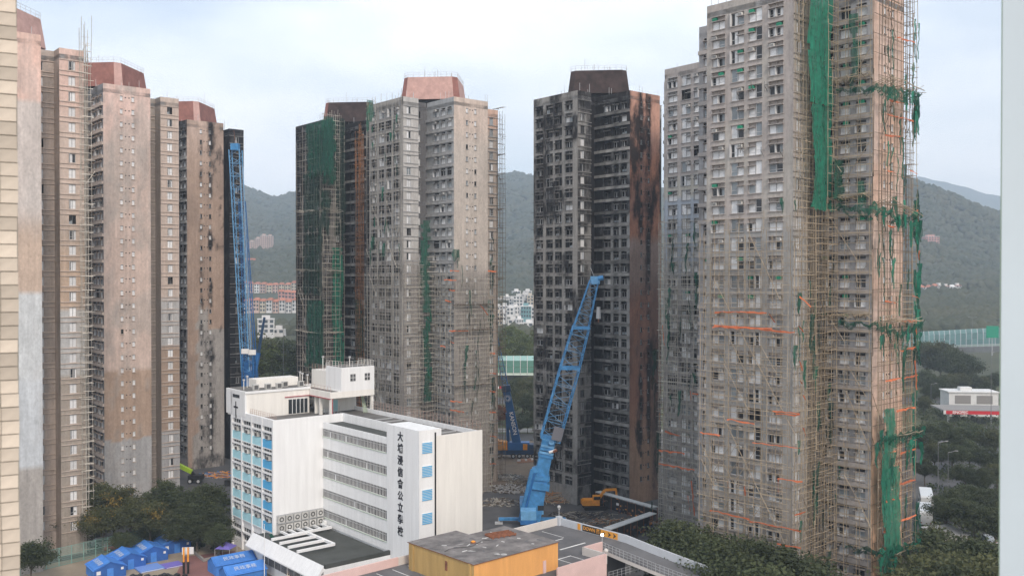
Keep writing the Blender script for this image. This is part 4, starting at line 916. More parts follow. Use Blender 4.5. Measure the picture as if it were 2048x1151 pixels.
def post_lamp(label, loc, h, m):
    t = thing('deck_lamp', label, 'lamp', loc, 0, 'globe lamps on the car park deck')
    mb = MB(); mb.tube([(0, 0, 0), (0, 0, h)], .05, 'steel', 6); part('post', mb, t)
    mb = MB(); mb.bar((0, 0, h - .05), (0, 0, h + .12), .13, 'steel', 8); part('collar', mb, t)
    mb = MB(); rg_ = .2 if m == 'lamp_cool' else .3; ball(mb, (0, 0, h + .1 + rg_ * .8), rg_, m, 10, 8); part('globe', mb, t)
mat('globe_grey', (0.35, 0.36, 0.36), 0.4)
post_lamp('unlit grey globe lamp on the far corner post of the car park', CP.matrix_basis @ Vector((-.2, -.2, PZ + .25)), 1.1, 'globe_grey')
post_lamp('lit globe lamp above the ramp railing of the car park', CP.matrix_basis @ Vector((-5.1, -13.5, PZ)), .7, 'lamp_cool')
post_lamp('small unlit globe lamp at the pink parapet corner of the car park', CP.matrix_basis @ Vector((-9.0, -17.7, PZ)), .05, 'parapet_cream')
# the orange stair block
B = thing('stair_block', 'ochre and orange flat-roofed stair block on the parking deck', 'building', K, KR)
poly = [(-30.5, -2.3), (-30.5, -15.5), (-16, -15.5), (-16, -5), (-22.5, -5), (-22.5, -2.3)]
mb = MB(); b = 0
for i in range(6):
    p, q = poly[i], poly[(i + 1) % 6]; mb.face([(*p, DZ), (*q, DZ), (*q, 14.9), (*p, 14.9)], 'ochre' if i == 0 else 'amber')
part('wall', mb, B)
mb = MB(); mb.prism([(-30.65, -2.15), (-30.65, -15.65), (-15.85, -15.65), (-15.85, -4.85), (-22.35, -4.85), (-22.35, -2.15)], 14.9, 14.98, 'rust', 'block_roof'); part('roof', mb, B)
mb = MB(); mb.box(-30.72, -30.5, -15.0, -14.7, DZ, 14.9, 'ochre'); part('pilaster', mb, B)
mb = MB(); mb.box(-30.66, -30.5, -3.4, -2.9, DZ, 14.8, 'ochre'); part('pilaster', mb, B)
mb = MB(); mb.box(-18.8, -18.3, -15.62, -15.5, DZ, 13.0, 'parapet_pink'); part('opening', mb, B)
mb = MB(); mb.box(-30.53, -30.501, -10.4, -9.9, 13.0, 14.2, 'rust'); part('rust_stain', mb, B)
t = thing('roof_vent', 'rusty round vent cap on the orange stair block roof', 'vent', CP.matrix_basis @ Vector((-24.6, -8.4, 14.98)), KR)
mb = MB(); mb.bar((0, 0, 0), (0, 0, .18), .35, 'rust', 12); part('rim', mb, t); mb = MB(); mb.tube([(0, 0, .18), (0, 0, .3)], .3, 'orange_paint', 12, .16); part('cap', mb, t)
t = thing('rusty_frame', 'rusted steel frame lying on the orange stair block roof', 'scrap', CP.matrix_basis @ Vector((-19.6, -8.2, 14.98)), KR - .2)
for k in range(4): mb = MB(); mb.box(-1.9, 1.9, -1.0 + k * .62, -.88 + k * .62, .1, .32, 'rust'); part('beam', mb, t)
for k in range(5): mb = MB(); mb.box(-1.8 + k * .85, -1.68 + k * .85, -1.15, 1.1, .0, .1, 'rust'); part('crossbar', mb, t)
mat('scuff', (0.42, 0.41, 0.40), 0.9, 2, .3)
mb = MB(); mb.tube([(-29.8, -9 + 0.3 * math.sin(k), 15.0) if k < 1 else (-29.8 + k * 1.1, -9 + .5 * math.sin(k * 1.3), 15.0) for k in range(8)], .035, 'black', 4); part('cable', mb, B)
for k in range(26):                                                # weathered patches of lime and water marks
    n = 9; ax_, ay_ = rnd.uniform(.15, .9), rnd.uniform(.1, .5); mb = MB(); mb.face([(ax_ * rnd.uniform(.5, 1.2) * math.cos(i * 2 * PI / n), ay_ * rnd.uniform(.5, 1.2) * math.sin(i * 2 * PI / n), 0) for i in range(n)], rnd.choice(('scuff', 'deck', 'conc_burnt'))); part('roof_patch', mb, B, loc=(rnd.uniform(-29.5, -17), rnd.uniform(-15, -6), 14.982 + k * .0004), rz=rnd.uniform(0, 3))
for k in range(9):
    mb = MB(); l = rnd.uniform(.15, .45); mb.box(-l, l, -.04, .04, 0, .05, 'line_white'); part('roof_scrap', mb, B, loc=(rnd.uniform(-29.5, -17), rnd.uniform(-15, -6), 14.985), rz=rnd.uniform(0, 3))
# ================================================================ the two walls that frame the view
mat('tile', (0.49, 0.43, 0.36), 0.55, 9.0, 0.16, randobj=0.22); mat('grout', (0.36, 0.33, 0.28), 0.9)
def edge_frame(px, Y):
    p = at(px, 575, Y); return Vector((p.x, p.y, 0)), -math.atan2(p.x, p.y)
p0, r0 = edge_frame(38, 5.4)
tw = thing('tiled_wall', 'beige tiled wall edge running down the far left of the picture', 'wall', p0, r0)
mb = MB(); mb.box(-.8, -.004, 0, .35, CAMZ - 2.6, CAMZ + 2.6, 'grout'); part('backing', mb, tw)
TM = MB(); TM.box(-.045, .045, -.014, -.0005, -.036, .036, 'tile'); TM = TM.mesh('tile')
for j in range(62):
    for i in range(3):
        o = link('tile', TM, tw, (-.05 - i * .094 + .004 * math.sin(j * .7), -rnd.uniform(0, .004), CAMZ - 2.4 + j * .0775))
        o.rotation_euler = (rnd.uniform(-.03, .03), 0, rnd.uniform(-.02, .02))
mat('pale_wall', (0.52, 0.595, 0.64), 0.6, 0.6, 0.06)
p0, r0 = edge_frame(2000, 5.0)
pw = thing('pale_wall', 'smooth pale blue-grey wall edge down the far right of the picture', 'wall', p0, r0)
mb = MB(); mb.box(.006, 1.2, 0, .35, CAMZ - 2.6, CAMZ + 2.6, 'pale_wall'); part('panel', mb, pw)
mb = MB(); mb.box(0, .0055, .01, .3, CAMZ - 2.6, CAMZ + 2.6, 'pale_green'); part('edge_strip', mb, pw)
# ================================================================ bamboo scaffolding
EDGE = {f: (Vector((a[0], a[1], 0)), Vector((b[0] - a[0], b[1] - a[1], 0)).normalized(), (Vector(b) - Vector(a)).length) for f, a, b in OUTLINE}
def fpt(fid, s, off, z):
    a, d, L = EDGE[fid]; n = Vector((d.y, -d.x, 0)); p = a + d * s + n * off; return Vector((p.x, p.y, z))
def hit(key, fid, px, py, off=0.0):
    """where a sight line meets a wall of a tower: (s along the wall, z)"""
    T = TW[key]; M = T.matrix_basis; a, d, L = EDGE[fid]; n = Vector((d.y, -d.x, 0))
    P0 = M @ (a + n * off); R = M.to_3x3(); nw = R @ n; dw = R @ d; D = ray(px, py); O = Vector((0, 0, CAMZ))
    t = (P0 - O).dot(nw) / D.dot(nw); X = O + D * t
    return (X - P0).dot(dw), X.z
def wob(r, p, q, n, amp):
    out_ = []
    for i in range(n + 1):
        x = p.lerp(q, i / n); out_.append(x + Vector((r.uniform(-amp, amp), r.uniform(-amp, amp), r.uniform(-amp, amp))))
    return out_
def scaffold(key, label, faces, m, rad=.055, cap=285, extra=None, seed=1):
    r = random.Random(seed); T = TW[key]
    SO = thing('bamboo_scaffold', label, 'scaffolding', T.location, T.rotation_euler.z, 'bamboo scaffolds on the towers')
    lines = []
    for (fid, s0, s1, z0, z1, dv, dh, offs, miss, rag, mm) in faces:
        L = s1 - s0
        for off in offs:
            n = max(1, int(round(L / dv)))
            for i in range(n + 1):
                if r.random() < miss: continue
                s = s0 + L * i / n + r.uniform(-.12, .12); top = z1 + r.uniform(-rag, rag * .6); z = z0
                while z < top - 1:
                    ln = min(top - z, r.uniform(9, 16)); zz = z + ln
                    lines.append((0, wob(r, fpt(fid, s + r.uniform(-.08, .08), off + r.uniform(-.06, .06), z), fpt(fid, s + r.uniform(-.15, .15), off + r.uniform(-.06, .06), zz), 3, .035), mm or m, ln)); z = zz - .6
            n = int((z1 - z0) / dh)
            for j in range(n):
                if r.random() < miss * .8: continue
                z = z0 + dh * (j + .5) + r.uniform(-.12, .12); e0 = r.uniform(-.5, .3); e1 = r.uniform(-.3, .5)
                if z > z1 - rag and r.random() < .5: continue
                lines.append((1, wob(r, fpt(fid, s0 + e0, off + .07, z + r.uniform(-.1, .1)), fpt(fid, s1 + e1, off + .07, z + r.uniform(-.1, .1)), 3, .05), mm or m, L))
            for k in range(int((z1 - z0) * L / 90)):               # braces
                s = r.uniform(s0, s1); z = r.uniform(z0, z1 - 6); dl = r.uniform(2, 4.5) * r.choice((-1, 1)); s2 = min(max(s + dl, s0 - .4), s1 + .4)
                lines.append((2, wob(r, fpt(fid, s, off + .12, z), fpt(fid, s2, off + .12, z + abs(s2 - s) * 1.5), 2, .04), mm or m, 5))
        if len(offs) > 1:                                        # putlogs from layer to layer
            for j in range(int((z1 - z0) / (dh * 2))):
                for i in range(int(L / (dv * 2)) + 1):
                    if r.random() < .3: s = s0 + i * dv * 2; z = z0 + j * dh * 2; lines.append((2, [fpt(fid, s, .05, z), fpt(fid, s + .05, max(offs) + r.uniform(.2, .7), z + .05)], mm or m, 1))
    order = sorted(range(len(lines)), key=lambda i: (-(lines[i][3] if lines[i][0] < 2 else 0)))
    own = set(order[:cap]); rest = MB()
    for i, (k, pts, mm, ln) in enumerate(lines):
        rr = rad * r.uniform(.75, 1.25)
        if i in own: mb = MB(); mb.tube(pts, rr, mm, 4); part('bamboo_pole', mb, SO)
        else: rest.tube(pts, rr, mm, 3, cap=False)
    if extra: extra(SO, r, rest)
    if rest.f: part('pole_lattice', rest, SO, kind='stuff')
    return SO
def fan(SO, r, fid, s0, s1, z, m, reach=2.6, rise=1.2, n=None, droop=.0, nv=3):
    mb = MB(); n = n or int((s1 - s0) / .8)
    for i in range(n + 1):
        s = s0 + (s1 - s0) * i / n; e = reach * r.uniform(.75, 1.25); up = rise * r.uniform(.5, 1.3) - droop * i / n
        mb.tube(wob(r, fpt(fid, s, .05, z), fpt(fid, s + r.uniform(-.6, .6), e, z + up), 2, .05), .05, m, 4)
    for k in range(nv):
        e = .5 + (reach - .4) * k / max(1, nv - 1)
        mb.tube(wob(r, fpt(fid, s0 - .4, e, z + rise * e / reach), fpt(fid, s1 + .4, e, z + rise * e / reach - droop), 6, .12), .06, m, 4)
    for k in range(n * 2):
        s = r.uniform(s0, s1); e = r.uniform(.3, reach); mb.tube(wob(r, fpt(fid, s, e, z + rise * e / reach - droop * .5), fpt(fid, s + r.uniform(-1.6, 1.6), e + r.uniform(-.6, .6), z + rise * e / reach + r.uniform(-.5, .3) - droop * .5), 1, .02), .035, m, 3)
    part('catch_fan', mb, SO, kind='stuff')
def extra_E(SO, r, rest):
    for (px, py, dr) in ((1760, 172, .8), (1752, 408, 2.2), (1752, 645, .9), (1795, 872, .1), (1800, 1095, .3)):
        s, z = hit('E', 'S', px, py); fan(SO, r, 'S', -.4 if py < 800 else 3.0, 10.6, z, 'bamboo', 2.4, .9, droop=dr)
        fan(SO, r, 'x2', 0, 3.0, z - dr, 'bamboo', 2.2, 1.3, n=4)
        if py < 800: fan(SO, r, 'SW', 2.5, 10.7, z + .6, 'bamboo', 1.7, .3, droop=-.5)
    s0, z0 = hit('E', 'W', 1425, 560, 1.3); s1, z1 = hit('E', 'W', 1560, 815, 1.3)
    mb = MB()
    for (xa, ya, xb, yb) in ((1428, 560, 1590, 870), (1445, 830, 1590, 1130), (1500, 470, 1560, 600), (1440, 640, 1500, 760), (1690, 780, 1740, 900), (1690, 950, 1745, 1060)):
        f = 'W' if xa < 1600 else 'SW'; a = hit('E', f, xa, ya, 1.35); b = hit('E', f, xb, yb, 1.35)
        mb.tube(wob(r, fpt(f, a[0], 1.35, a[1]), fpt(f, b[0], 1.35, b[1]), 4, .08), .05, 'bamboo', 4)
    part('long_brace', mb, SO, kind='stuff')
    for (px, py) in ((1487, 292), (1535, 170), (1528, 300), (1566, 300), (1605, 345), (1508, 170), (1480, 185)):   # left-over brackets on the bare wall
        s, z = hit('E', 'W', px, py); mb = MB(); p = fpt('W', s, 0, z); mb.bar(p, fpt('W', s + .3, 1.3, z - .2), .05, 'conc_burnt'); mb.bar(fpt('W', s, 0, z - .9), fpt('W', s + .3, 1.3, z - .25), .05, 'conc_burnt'); mb.bar(fpt('W', s + .3, 1.25, z + .3), fpt('W', s + .3, 1.25, z - 1.2), .04, 'conc_burnt'); part('bracket', mb, SO)
scaffold('E', 'pale bamboo scaffold around the nearest tower, with sagging catch fans', [
    ('W', -.3, 14.5, 0, 57, .85, .8, (1.25,), .06, 3.0, None), ('W', -.3, 14.5, 0, 56, 1.5, 1.5, (.45,), .1, 3.0, None), ('W', 0, 14.3, 56, 59.5, 2.0, 1.4, (.5,), .4, 1.5, None),
    ('WS', -.4, 4.3, 0, 96, .9, 1.05, (.5, 1.2), .12, 1, None), ('RW', -.5, 5.0, 0, 96, .95, .98, (3.8,), .12, 1, None), ('RW', 1.0, 3.6, 0, 96, 1.3, 1.25, (6.0,), .05, 1, None), ('RW', -.5, 5.0, 0, 62, .95, .98, (5.0,), .12, 1, None),
    ('SW', 2.2, 10.9, 0, 96, 1.7, 1.38, (.6, 1.3), .15, 1, None), ('S', -.6, 10.0, 0, 96, 2.4, 2.75, (.45,), .1, 1, 'bamboo_dark'), ('S', -.6, 10.0, 0, 96, 1.0, 1.38, (1.2,), .06, 1, 'bamboo_brown'),
    ('S', -.6, 10.0, 0, 50, 2.7, .95, (1.3,), .2, 1, None),
    ('x2', -1.2, 3.0, 0, 96, .95, 1.6, (.5, 1.5), .1, 1, None)], 'bamboo', .044, 290, extra_E, 5)
scaffold('F', 'bamboo scaffold on the lower half of the grey tower beside the burnt one', [
    ('W', -.4, 14.5, 0, 61, 1.05, 1.0, (.5, 1.2), .12, 4, None), ('NW', 0, 8, 0, 61, 1.1, 1.0, (.5, 1.2), .12, 3, None), ('x8', 6, 10.5, 10, 62, 1.2, 1.3, (.4,), .2, 4, 'bamboo_rust')], 'bamboo_grey', .05, 285, None, 6)
def extra_H(SO, r, rest):
    for py in (610, 660, 770): s, z = hit('H', 'S', 940, py); fan(SO, r, 'S', -.4, 10, z, 'bamboo_dark', 1.5, .3, droop=.1)
    for py in (215, 310, 420, 560, 640, 700, 830, 920):
        z = hit('H', 'ES', 985, py)[1]; fan(SO, r, 'x3', 0, 2.0, z, 'bamboo_dark', 1.8, .5, n=3)
scaffold('H', 'greyish bamboo scaffold wrapped round the tower with the plain cream end wall', [
    ('W', -.2, 14.6, 0, 91.5, 1.25, 1.35, (.5,), .14, 2, None), ('W', -.2, 14.6, 0, 54, 1.1, 1.0, (1.2,), .06, 4, None), ('WS', -.2, 4.4, 0, 53, .95, 1.0, (.5, 1.2), .1, 2, None),
    ('RW', -.4, 5, 0, 56, 1.0, 1.1, (3.4, 4.4), .1, 2, None), ('SW', 2, 11, 0, 51, 1.0, 1.0, (.5, 1.2), .08, 3, None), ('S', -.4, 10, 0, 50, .9, 1.0, (.5, 1.2), .08, 2.5, None),
    ('x2', -.6, 3, 0, 55, 1, 1.1, (.6,), .1, 3, None), ('ES', 3.6, 5.4, 0, 90, .8, 1.2, (.4, 1.2), .08, 2, 'bamboo_dark')], 'bamboo_grey', .045, 290, extra_H, 7)
scaffold('G', 'rusty and sooty bamboo scaffold on the netted blackened tower', [
    ('W', 3.5, 14.6, 0, 88, 1.5, 1.6, (.6, 1.4), .2, 3, None), ('WS', -.3, 4.4, 0, 93, 1.1, 1.2, (.6, 1.4), .1, 1, None), ('RW', 0, 3, 0, 92, 1.0, 1.1, (2.5,), .1, 1, None),
    ('SW', 8.2, 10.9, 15, 88, .65, 1.0, (.8, 1.6), .08, 3, 'bamboo_rust')], 'bamboo_grey', .05, 285,
    lambda SO, r, rest: [fan(SO, r, f, a, b, z, 'bamboo_grey', 2.4, .5, droop=.4) for z in (67, 51.5, 35.5, 21) for f, a, b in (('W', 4, 14.6), ('WS', -.4, 4.4))], 8)
scaffold('A', 'thin bamboo scaffold up the right edge of the tallest beige tower at far left', [('ES', 3.4, 5.2, 0, 96, .6, 1.3, (.4, 1.1), .1, 2, None), ('x3', 0, 2.5, 0, 93, .9, 1.4, (.6,), .1, 2, None)], 'bamboo_grey', .05, 120, None, 9)
def extra_D(SO, r, rest):
    for i in range(30):
        z = 8 + i * 2.1
        if r.random() < .8: rest.tube(wob(r, fpt('x11', r.uniform(3, 4.1), 0, z), fpt('x11', 4.0, r.uniform(.7, 1.6), z + r.uniform(-.2, .4)), 1, .03), .045, 'bamboo_dark', 4)
scaffold('D', 'charred leftover bamboo stubs on the left edge of the burnt charcoal tower', [('x11', 3.2, 4.1, 5, 66, .8, 4.2, (.9,), .15, 6, None)], 'bamboo_dark', .05, 80, extra_D, 10)
# ================================================================ green netting
def net_sheet(key, fid, px0, py0, px1, py1, off, name, label, m='net', ragged=.5, group='green debris nets', fold=.35, seed=None, slack=0.0, step=.55):
    r = random.Random(seed if seed is not None else int(px0 * 7 + py0)); T = TW[key]
    s0, zt = hit(key, fid, px0, py0, off); s1, zb = hit(key, fid, px1, py1, off)
    if s1 < s0: s0, s1 = s1, s0
    if zb > zt: zt, zb = zb, zt
    n = max(3, int((s1 - s0) / step)); mm = max(4, int((zt - zb) / (step * 1.6)))
    V = []; F = []
    ph = [r.uniform(0, 6) for _ in range(4)]; sh = r.uniform(-.3, .3)
    for j in range(mm + 1):
        t = j / mm; z = zt + (zb - zt) * t
        pinch = 1 - slack * math.sin(t * PI) * .5
        for i in range(n + 1):
            x = i / n; s = (s0 + s1) / 2 + (s1 - s0) * (x - .5) * pinch + .18 * math.sin(z * .35 + ph[0]) + sh * t
            if i in (0, n): s += r.uniform(-.4, .4) * ragged
            o = off + fold * (math.sin(s * 2.3 + ph[1] + .2 * z) * .5 + math.sin(s * 5.1 + ph[2]) * .25 + math.sin(z * .5 + ph[3]) * .4) + r.uniform(-.06, .06)
            p = fpt(fid, s, max(.12, o), z + (r.uniform(-1, .5) * ragged if j == mm else 0)); V.append(tuple(p))
    for j in range(mm):
        for i in range(n):
            edge = min(i, n - 1 - i) == 0 or j >= mm - 2
            if edge and r.random() < ragged * .45: continue
            q = j * (n + 1) + i; F.append((q, q + 1, q + n + 2, q + n + 1))
    c = Vector(fpt(fid, (s0 + s1) / 2, off, zb)); V = [tuple(Vector(v) - c) for v in V]
    me = bpy.data.meshes.new(name); me.from_pydata(V, [], F); me.materials.append(MATS[m]); me.update()
    for p in me.polygons: p.use_smooth = True
    return link(name, me, None, T.matrix_basis @ c, T.rotation_euler.z, label, 'netting', group)
def tatter(key, fid, px, py, length, width, off, label, group, m, r):
    s, z = hit(key, fid, px, py, off); T = TW[key]; V = []; F = []; n = max(4, int(length / .45)); ang = r.uniform(0, 6); s_ = 0; o_ = 0
    c = Vector(fpt(fid, s, off, z))
    for j in range(n + 1):
        t = j / n; s_ += r.uniform(-.14, .14); o_ += r.uniform(-.1, .1); ang += r.uniform(-.5, .5)
        w_ = width * (1 - .75 * t * t) * r.uniform(.55, 1.35) * .5
        p = fpt(fid, s + s_, max(.15, off + o_), z - length * t)
        for k in (-1, 0, 1):
            V.append(tuple(p + (fpt(fid, 1, 0, 0) - fpt(fid, 0, 0, 0)) * (k * w_ * math.cos(ang * .5)) + (fpt(fid, 0, 1, 0) - fpt(fid, 0, 0, 0)) * ((k * w_ * math.sin(ang * .5)) + (.12 if k == 0 else 0)) - c))
    for j in range(n):
        for k in (0, 1): q = j * 3 + k; F.append((q, q + 1, q + 4, q + 3))
    me = bpy.data.meshes.new('net_tatter'); me.from_pydata(V, [], F); me.materials.append(MATS[m]); me.update()
    for p in me.polygons: p.use_smooth = True
    return link('net_tatter', me, None, T.matrix_basis @ c, T.rotation_euler.z, label, 'netting', group)
NS = net_sheet
NS('E', 'RW', 1617, -30, 1666, 215, 5.3, 'green_net', 'long bright green net hanging from the top of the nearest tower, upper length', 'net_bright', .12, seed=1)
NS('E', 'RW', 1622, 205, 1666, 420, 5.35, 'green_net', 'lower length of the long bright green net down the nearest tower', 'net_bright', .5, slack=.3, seed=2)
NS('E', 'RW', 1668, 318, 1697, 402, 6.4, 'green_net', 'short green net on the grey side face just below mid height of the nearest tower', 'net', .4)
NS('E', 'RW', 1622, 420, 1668, 1160, 1.0, 'green_net', 'dim green net deep in the recess behind bamboo of the nearest tower', 'net_dark', .5)
NS('E', 'SW', 1700, 30, 1714, 185, .9, 'green_net', 'thin upright green net strip on the upper grey side face of the nearest tower', 'net', .4)
NS('E', 'SW', 1715, 362, 1728, 412, .9, 'green_net', 'small green net scrap above the sagging catch fan of the nearest tower', 'net', .4)
NS('E', 'S', 1764, 820, 1790, 965, 1.7, 'green_net', 'big torn bright green net low on the end wall, upper length', 'net_bright', .7, slack=.4)
NS('E', 'S', 1762, 940, 1800, 1165, 1.7, 'green_net', 'big torn bright green net low on the end wall, down to the trees', 'net_bright', .5, slack=.3)
NS('G', 'W', 612, 250, 668, 345, 1.7, 'green_net', 'dark green net over the top storeys of the blackened tower', 'net', .8)
NS('G', 'WS', 645, 232, 672, 370, 1.9, 'green_net', 'green net over the upper corner of the blackened tower', 'net', .7)
NS('G', 'W', 608, 350, 640, 462, 1.7, 'green_net', 'dark green net patch in the middle of the blackened tower front', 'net_dark', .4)
NS('G', 'WS', 640, 380, 660, 470, 1.9, 'green_net', 'sooty net patch at the corner of the blackened tower', 'net_dark', .6)
NS('G', 'W', 606, 470, 645, 590, 1.7, 'green_net', 'sooty dark net over the lower middle of the blackened tower', 'net_dark', .5)
NS('G', 'W', 612, 600, 648, 745, 1.7, 'green_net', 'dark green net low on the blackened tower above the white school', 'net', .8)
NS('G', 'RW', 664, 495, 686, 730, 4.6, 'green_net', 'straight bright green net strip on the blackened tower above the white school', 'net_bright', .1)
NS('G', 'RW', 668, 235, 690, 480, 4.0, 'green_net', 'dark net strip in the recess of the blackened tower', 'net_dark', .4)
NS('G', 'SW', 710, 600, 726, 725, 1.4, 'green_net', 'ragged green net behind the rusty bamboo of the blackened tower', 'net', .7)
NS('H', 'RW', 840, 440, 860, 640, 4.6, 'green_net', 'ragged dark net in the recess of the tower behind the school, upper', 'net', .8, slack=.3)
NS('H', 'RW', 846, 640, 862, 810, 4.6, 'green_net', 'ragged dark net in the recess of the tower behind the school, lower', 'net', .7, slack=.3)
NS('H', 'S', 906, 498, 922, 520, 1.6, 'green_net', 'green rag bunched high on the scaffolded cream end wall', 'net', .6)
NS('H', 'WS', 735, 200, 748, 262, 9.0, 'green_net', 'green rag at the upper left edge of the tower behind the school', 'net', .7)
r = random.Random(11)
G1 = 'net tatters on the nearest tower end wall'; L1 = 'torn green net tatter on the pinkish end wall'
for k in range(46):
    px = r.uniform(1756, 1836); py = r.choice((r.uniform(0, 180), r.uniform(180, 330), r.uniform(370, 520), r.uniform(440, 640), r.uniform(600, 720), r.uniform(820, 1080)))
    tatter('E', 'S', px, py, r.uniform(1.5, 7), r.uniform(.25, .7), r.uniform(.5, 2.0), L1, G1, r.choice(('net', 'net_bright', 'net')), r)
G2 = 'net tatters on the far edge of the nearest tower'; L2 = 'torn green net tatter along the outer edge of the nearest tower'
for k in range(58):
    py = r.choice((r.uniform(0, 250), r.uniform(180, 250), r.uniform(360, 700), r.uniform(400, 640), r.uniform(600, 1090)))
    tatter('E', 'S', r.uniform(1826, 1841), py, r.uniform(1.5, 6), r.uniform(.3, .9), r.uniform(.2, 1.6), L2, G2, r.choice(('net', 'net_bright')), r)
G3 = 'net tatters on the catch fans'; L3 = 'green net tatter drooping from a catch fan'
for cy in (185, 412, 655, 868, 1098):
    for k in range(8):
        px = r.uniform(1755, 1845); tatter('E', 'S', px, cy + (px - 1760) * (.35 if cy == 412 else .05) + r.uniform(-12, 18), r.uniform(1, 4), r.uniform(.3, .9), r.uniform(1.4, 2.6), L3, G3, r.choice(('net', 'net_bright')), r)
def swag(key, fid, s0, s1, z0, z1, off, label, m, r):
    T = TW[key]; n = int(abs(s1 - s0) / .35); V = []; F = []; hgt = 0; c = Vector(fpt(fid, (s0 + s1) / 2, off, min(z0, z1) - 1))
    for i in range(n + 1):
        t = i / n; s = s0 + (s1 - s0) * t; z = z0 + (z1 - z0) * t + .25 * math.sin(i * .9) + r.uniform(-.12, .12); hgt = max(.25, min(1.5, (hgt or .5) + r.uniform(-.4, .4)))
        for j in range(5):
            q_ = j / 4; V.append(tuple(fpt(fid, s + r.uniform(-.08, .08), off + .35 * math.sin(i * 1.3 + j) * q_ + r.uniform(-.1, .1) - .5 * q_, z - hgt * q_ + (.25 if j == 0 else 0)) - c))
    for i in range(n):
        for j in range(4):
            if j > 0 and r.random() < .28: continue
            q_ = i * 5 + j; F.append((q_, q_ + 5, q_ + 6, q_ + 1))
    me = bpy.data.meshes.new('net_swag'); me.from_pydata(V, [], F); me.materials.append(MATS[m]); me.update()
    for p in me.polygons: p.use_smooth = True
    link('net_swag', me, None, T.matrix_basis @ c, T.rotation_euler.z, label, 'netting', 'green net swags on the catch fans')
for (x0, y0, x1, y1, nm) in ((1672, 182, 1760, 178, 'topmost catch fan, on the grey side face'), (1672, 412, 1752, 420, 'second catch fan, on the grey side face'), (1675, 645, 1752, 650, 'middle catch fan, on the grey side face'), (1690, 1095, 1760, 1100, 'lowest catch fan, on the grey side face')):
    a = hit('E', 'SW', x0, y0, 1.6); b = hit('E', 'SW', x1, y1, 1.6); swag('E', 'SW', a[0], b[0], a[1], b[1], 1.6, 'green net swag bunched along the ' + nm, 'net', r)
for (x0, y0, x1, y1, nm) in ((1750, 172, 1846, 190, 'topmost catch fan, over the end wall'), (1745, 408, 1800, 436, 'second catch fan, over the end wall'), (1790, 440, 1846, 430, 'second catch fan, at the outer corner'), (1750, 648, 1800, 668, 'middle catch fan, over the end wall'), (1800, 668, 1850, 645, 'middle catch fan, at the outer corner'), (1765, 880, 1852, 856, 'fourth catch fan, over the end wall'), (1760, 1102, 1850, 1080, 'lowest catch fan, over the end wall')):
    a = hit('E', 'S', x0, y0, 2.2); b = hit('E', 'S', x1, y1, 2.2); swag('E', 'S', a[0], b[0], a[1], b[1], 2.2, 'green net swag bunched along the ' + nm, r.choice(('net', 'net_bright')), r)
G4 = 'net scraps on the nearest tower front'; L4 = 'green net scrap on the taupe front of the nearest tower'
for (px, py, l, w_) in ((1562, 396, 2.2, .5), (1590, 400, 1.5, .4), (1600, 585, 3, .6), (1590, 690, 3.5, .6), (1608, 640, 3, .5), (1597, 650, 5, .5), (1600, 880, 2, .5), (1618, 560, 3, .6), (1612, 720, 4, .5), (1600, 1040, 3, .4)):
    tatter('E', 'W', px, py, l, w_, 1.4, L4, G4, 'net', r)
G5 = 'net scraps in the bamboo beside the burnt tower'; L5 = 'green net scrap in the bamboo beside the burnt tower'
for k in range(20): tatter('F', 'W', r.uniform(1330, 1405), r.uniform(430, 830), r.uniform(2, 7), r.uniform(.4, .9), 1.3, L5, G5, 'net', r)
for k in range(6): tatter('F', 'W', r.uniform(1302, 1318), r.uniform(650, 1020), r.uniform(4, 9), r.uniform(.6, 1.2), 1.3, L5, G5, 'net_dark', r)
G6 = 'net tatters on the cream end wall'; L6 = 'torn green net tatter on the cream end wall'
for (px, py, l, w_) in ((940, 580, 6, .5), (938, 625, 3, 1.0), (935, 690, 9, .8), (952, 700, 9, 1.2), (962, 640, 12, .6), (955, 735, 8, .9), (925, 530, 6, .35), (915, 500, 4, .4), (968, 600, 9, .5), (945, 800, 8, .5), (900, 600, 2, .4), (930, 760, 5, .4), (985, 760, 6, .4)): tatter('H', 'S', px, py, l, w_, 1.5, L6, G6, r.choice(('net', 'net_dark')), r)
G7 = 'net tatters on the outer edge of the cream tower'; L7 = 'green net tatter along the right edge of the cream-walled tower'
for k in range(18): tatter('H', 'ES', r.uniform(976, 990), r.uniform(470, 930), r.uniform(3, 8), r.uniform(.5, 1.1), 1.0, L7, G7, r.choice(('net', 'net_dark')), r)
G8 = 'net scraps on the grey tower front'; L8 = 'green net scrap on the scaffolded grey front behind the school'
for k in range(20): tatter('H', 'W', r.uniform(740, 803), r.choice((r.uniform(200, 520), r.uniform(440, 500))), r.uniform(1, 4), r.uniform(.3, .7), 1.3, L8, G8, 'net', r)
G9 = 'net scraps in the recess bamboo'; L9 = 'green net scrap among the recess bamboo of the nearest tower'
for k in range(36): tatter('E', 'RW', r.uniform(1620, 1690), r.uniform(430, 1140), r.uniform(2, 6), r.uniform(.3, .9), r.uniform(4.2, 6.0), L9, G9, r.choice(('net', 'net_dark')), r)
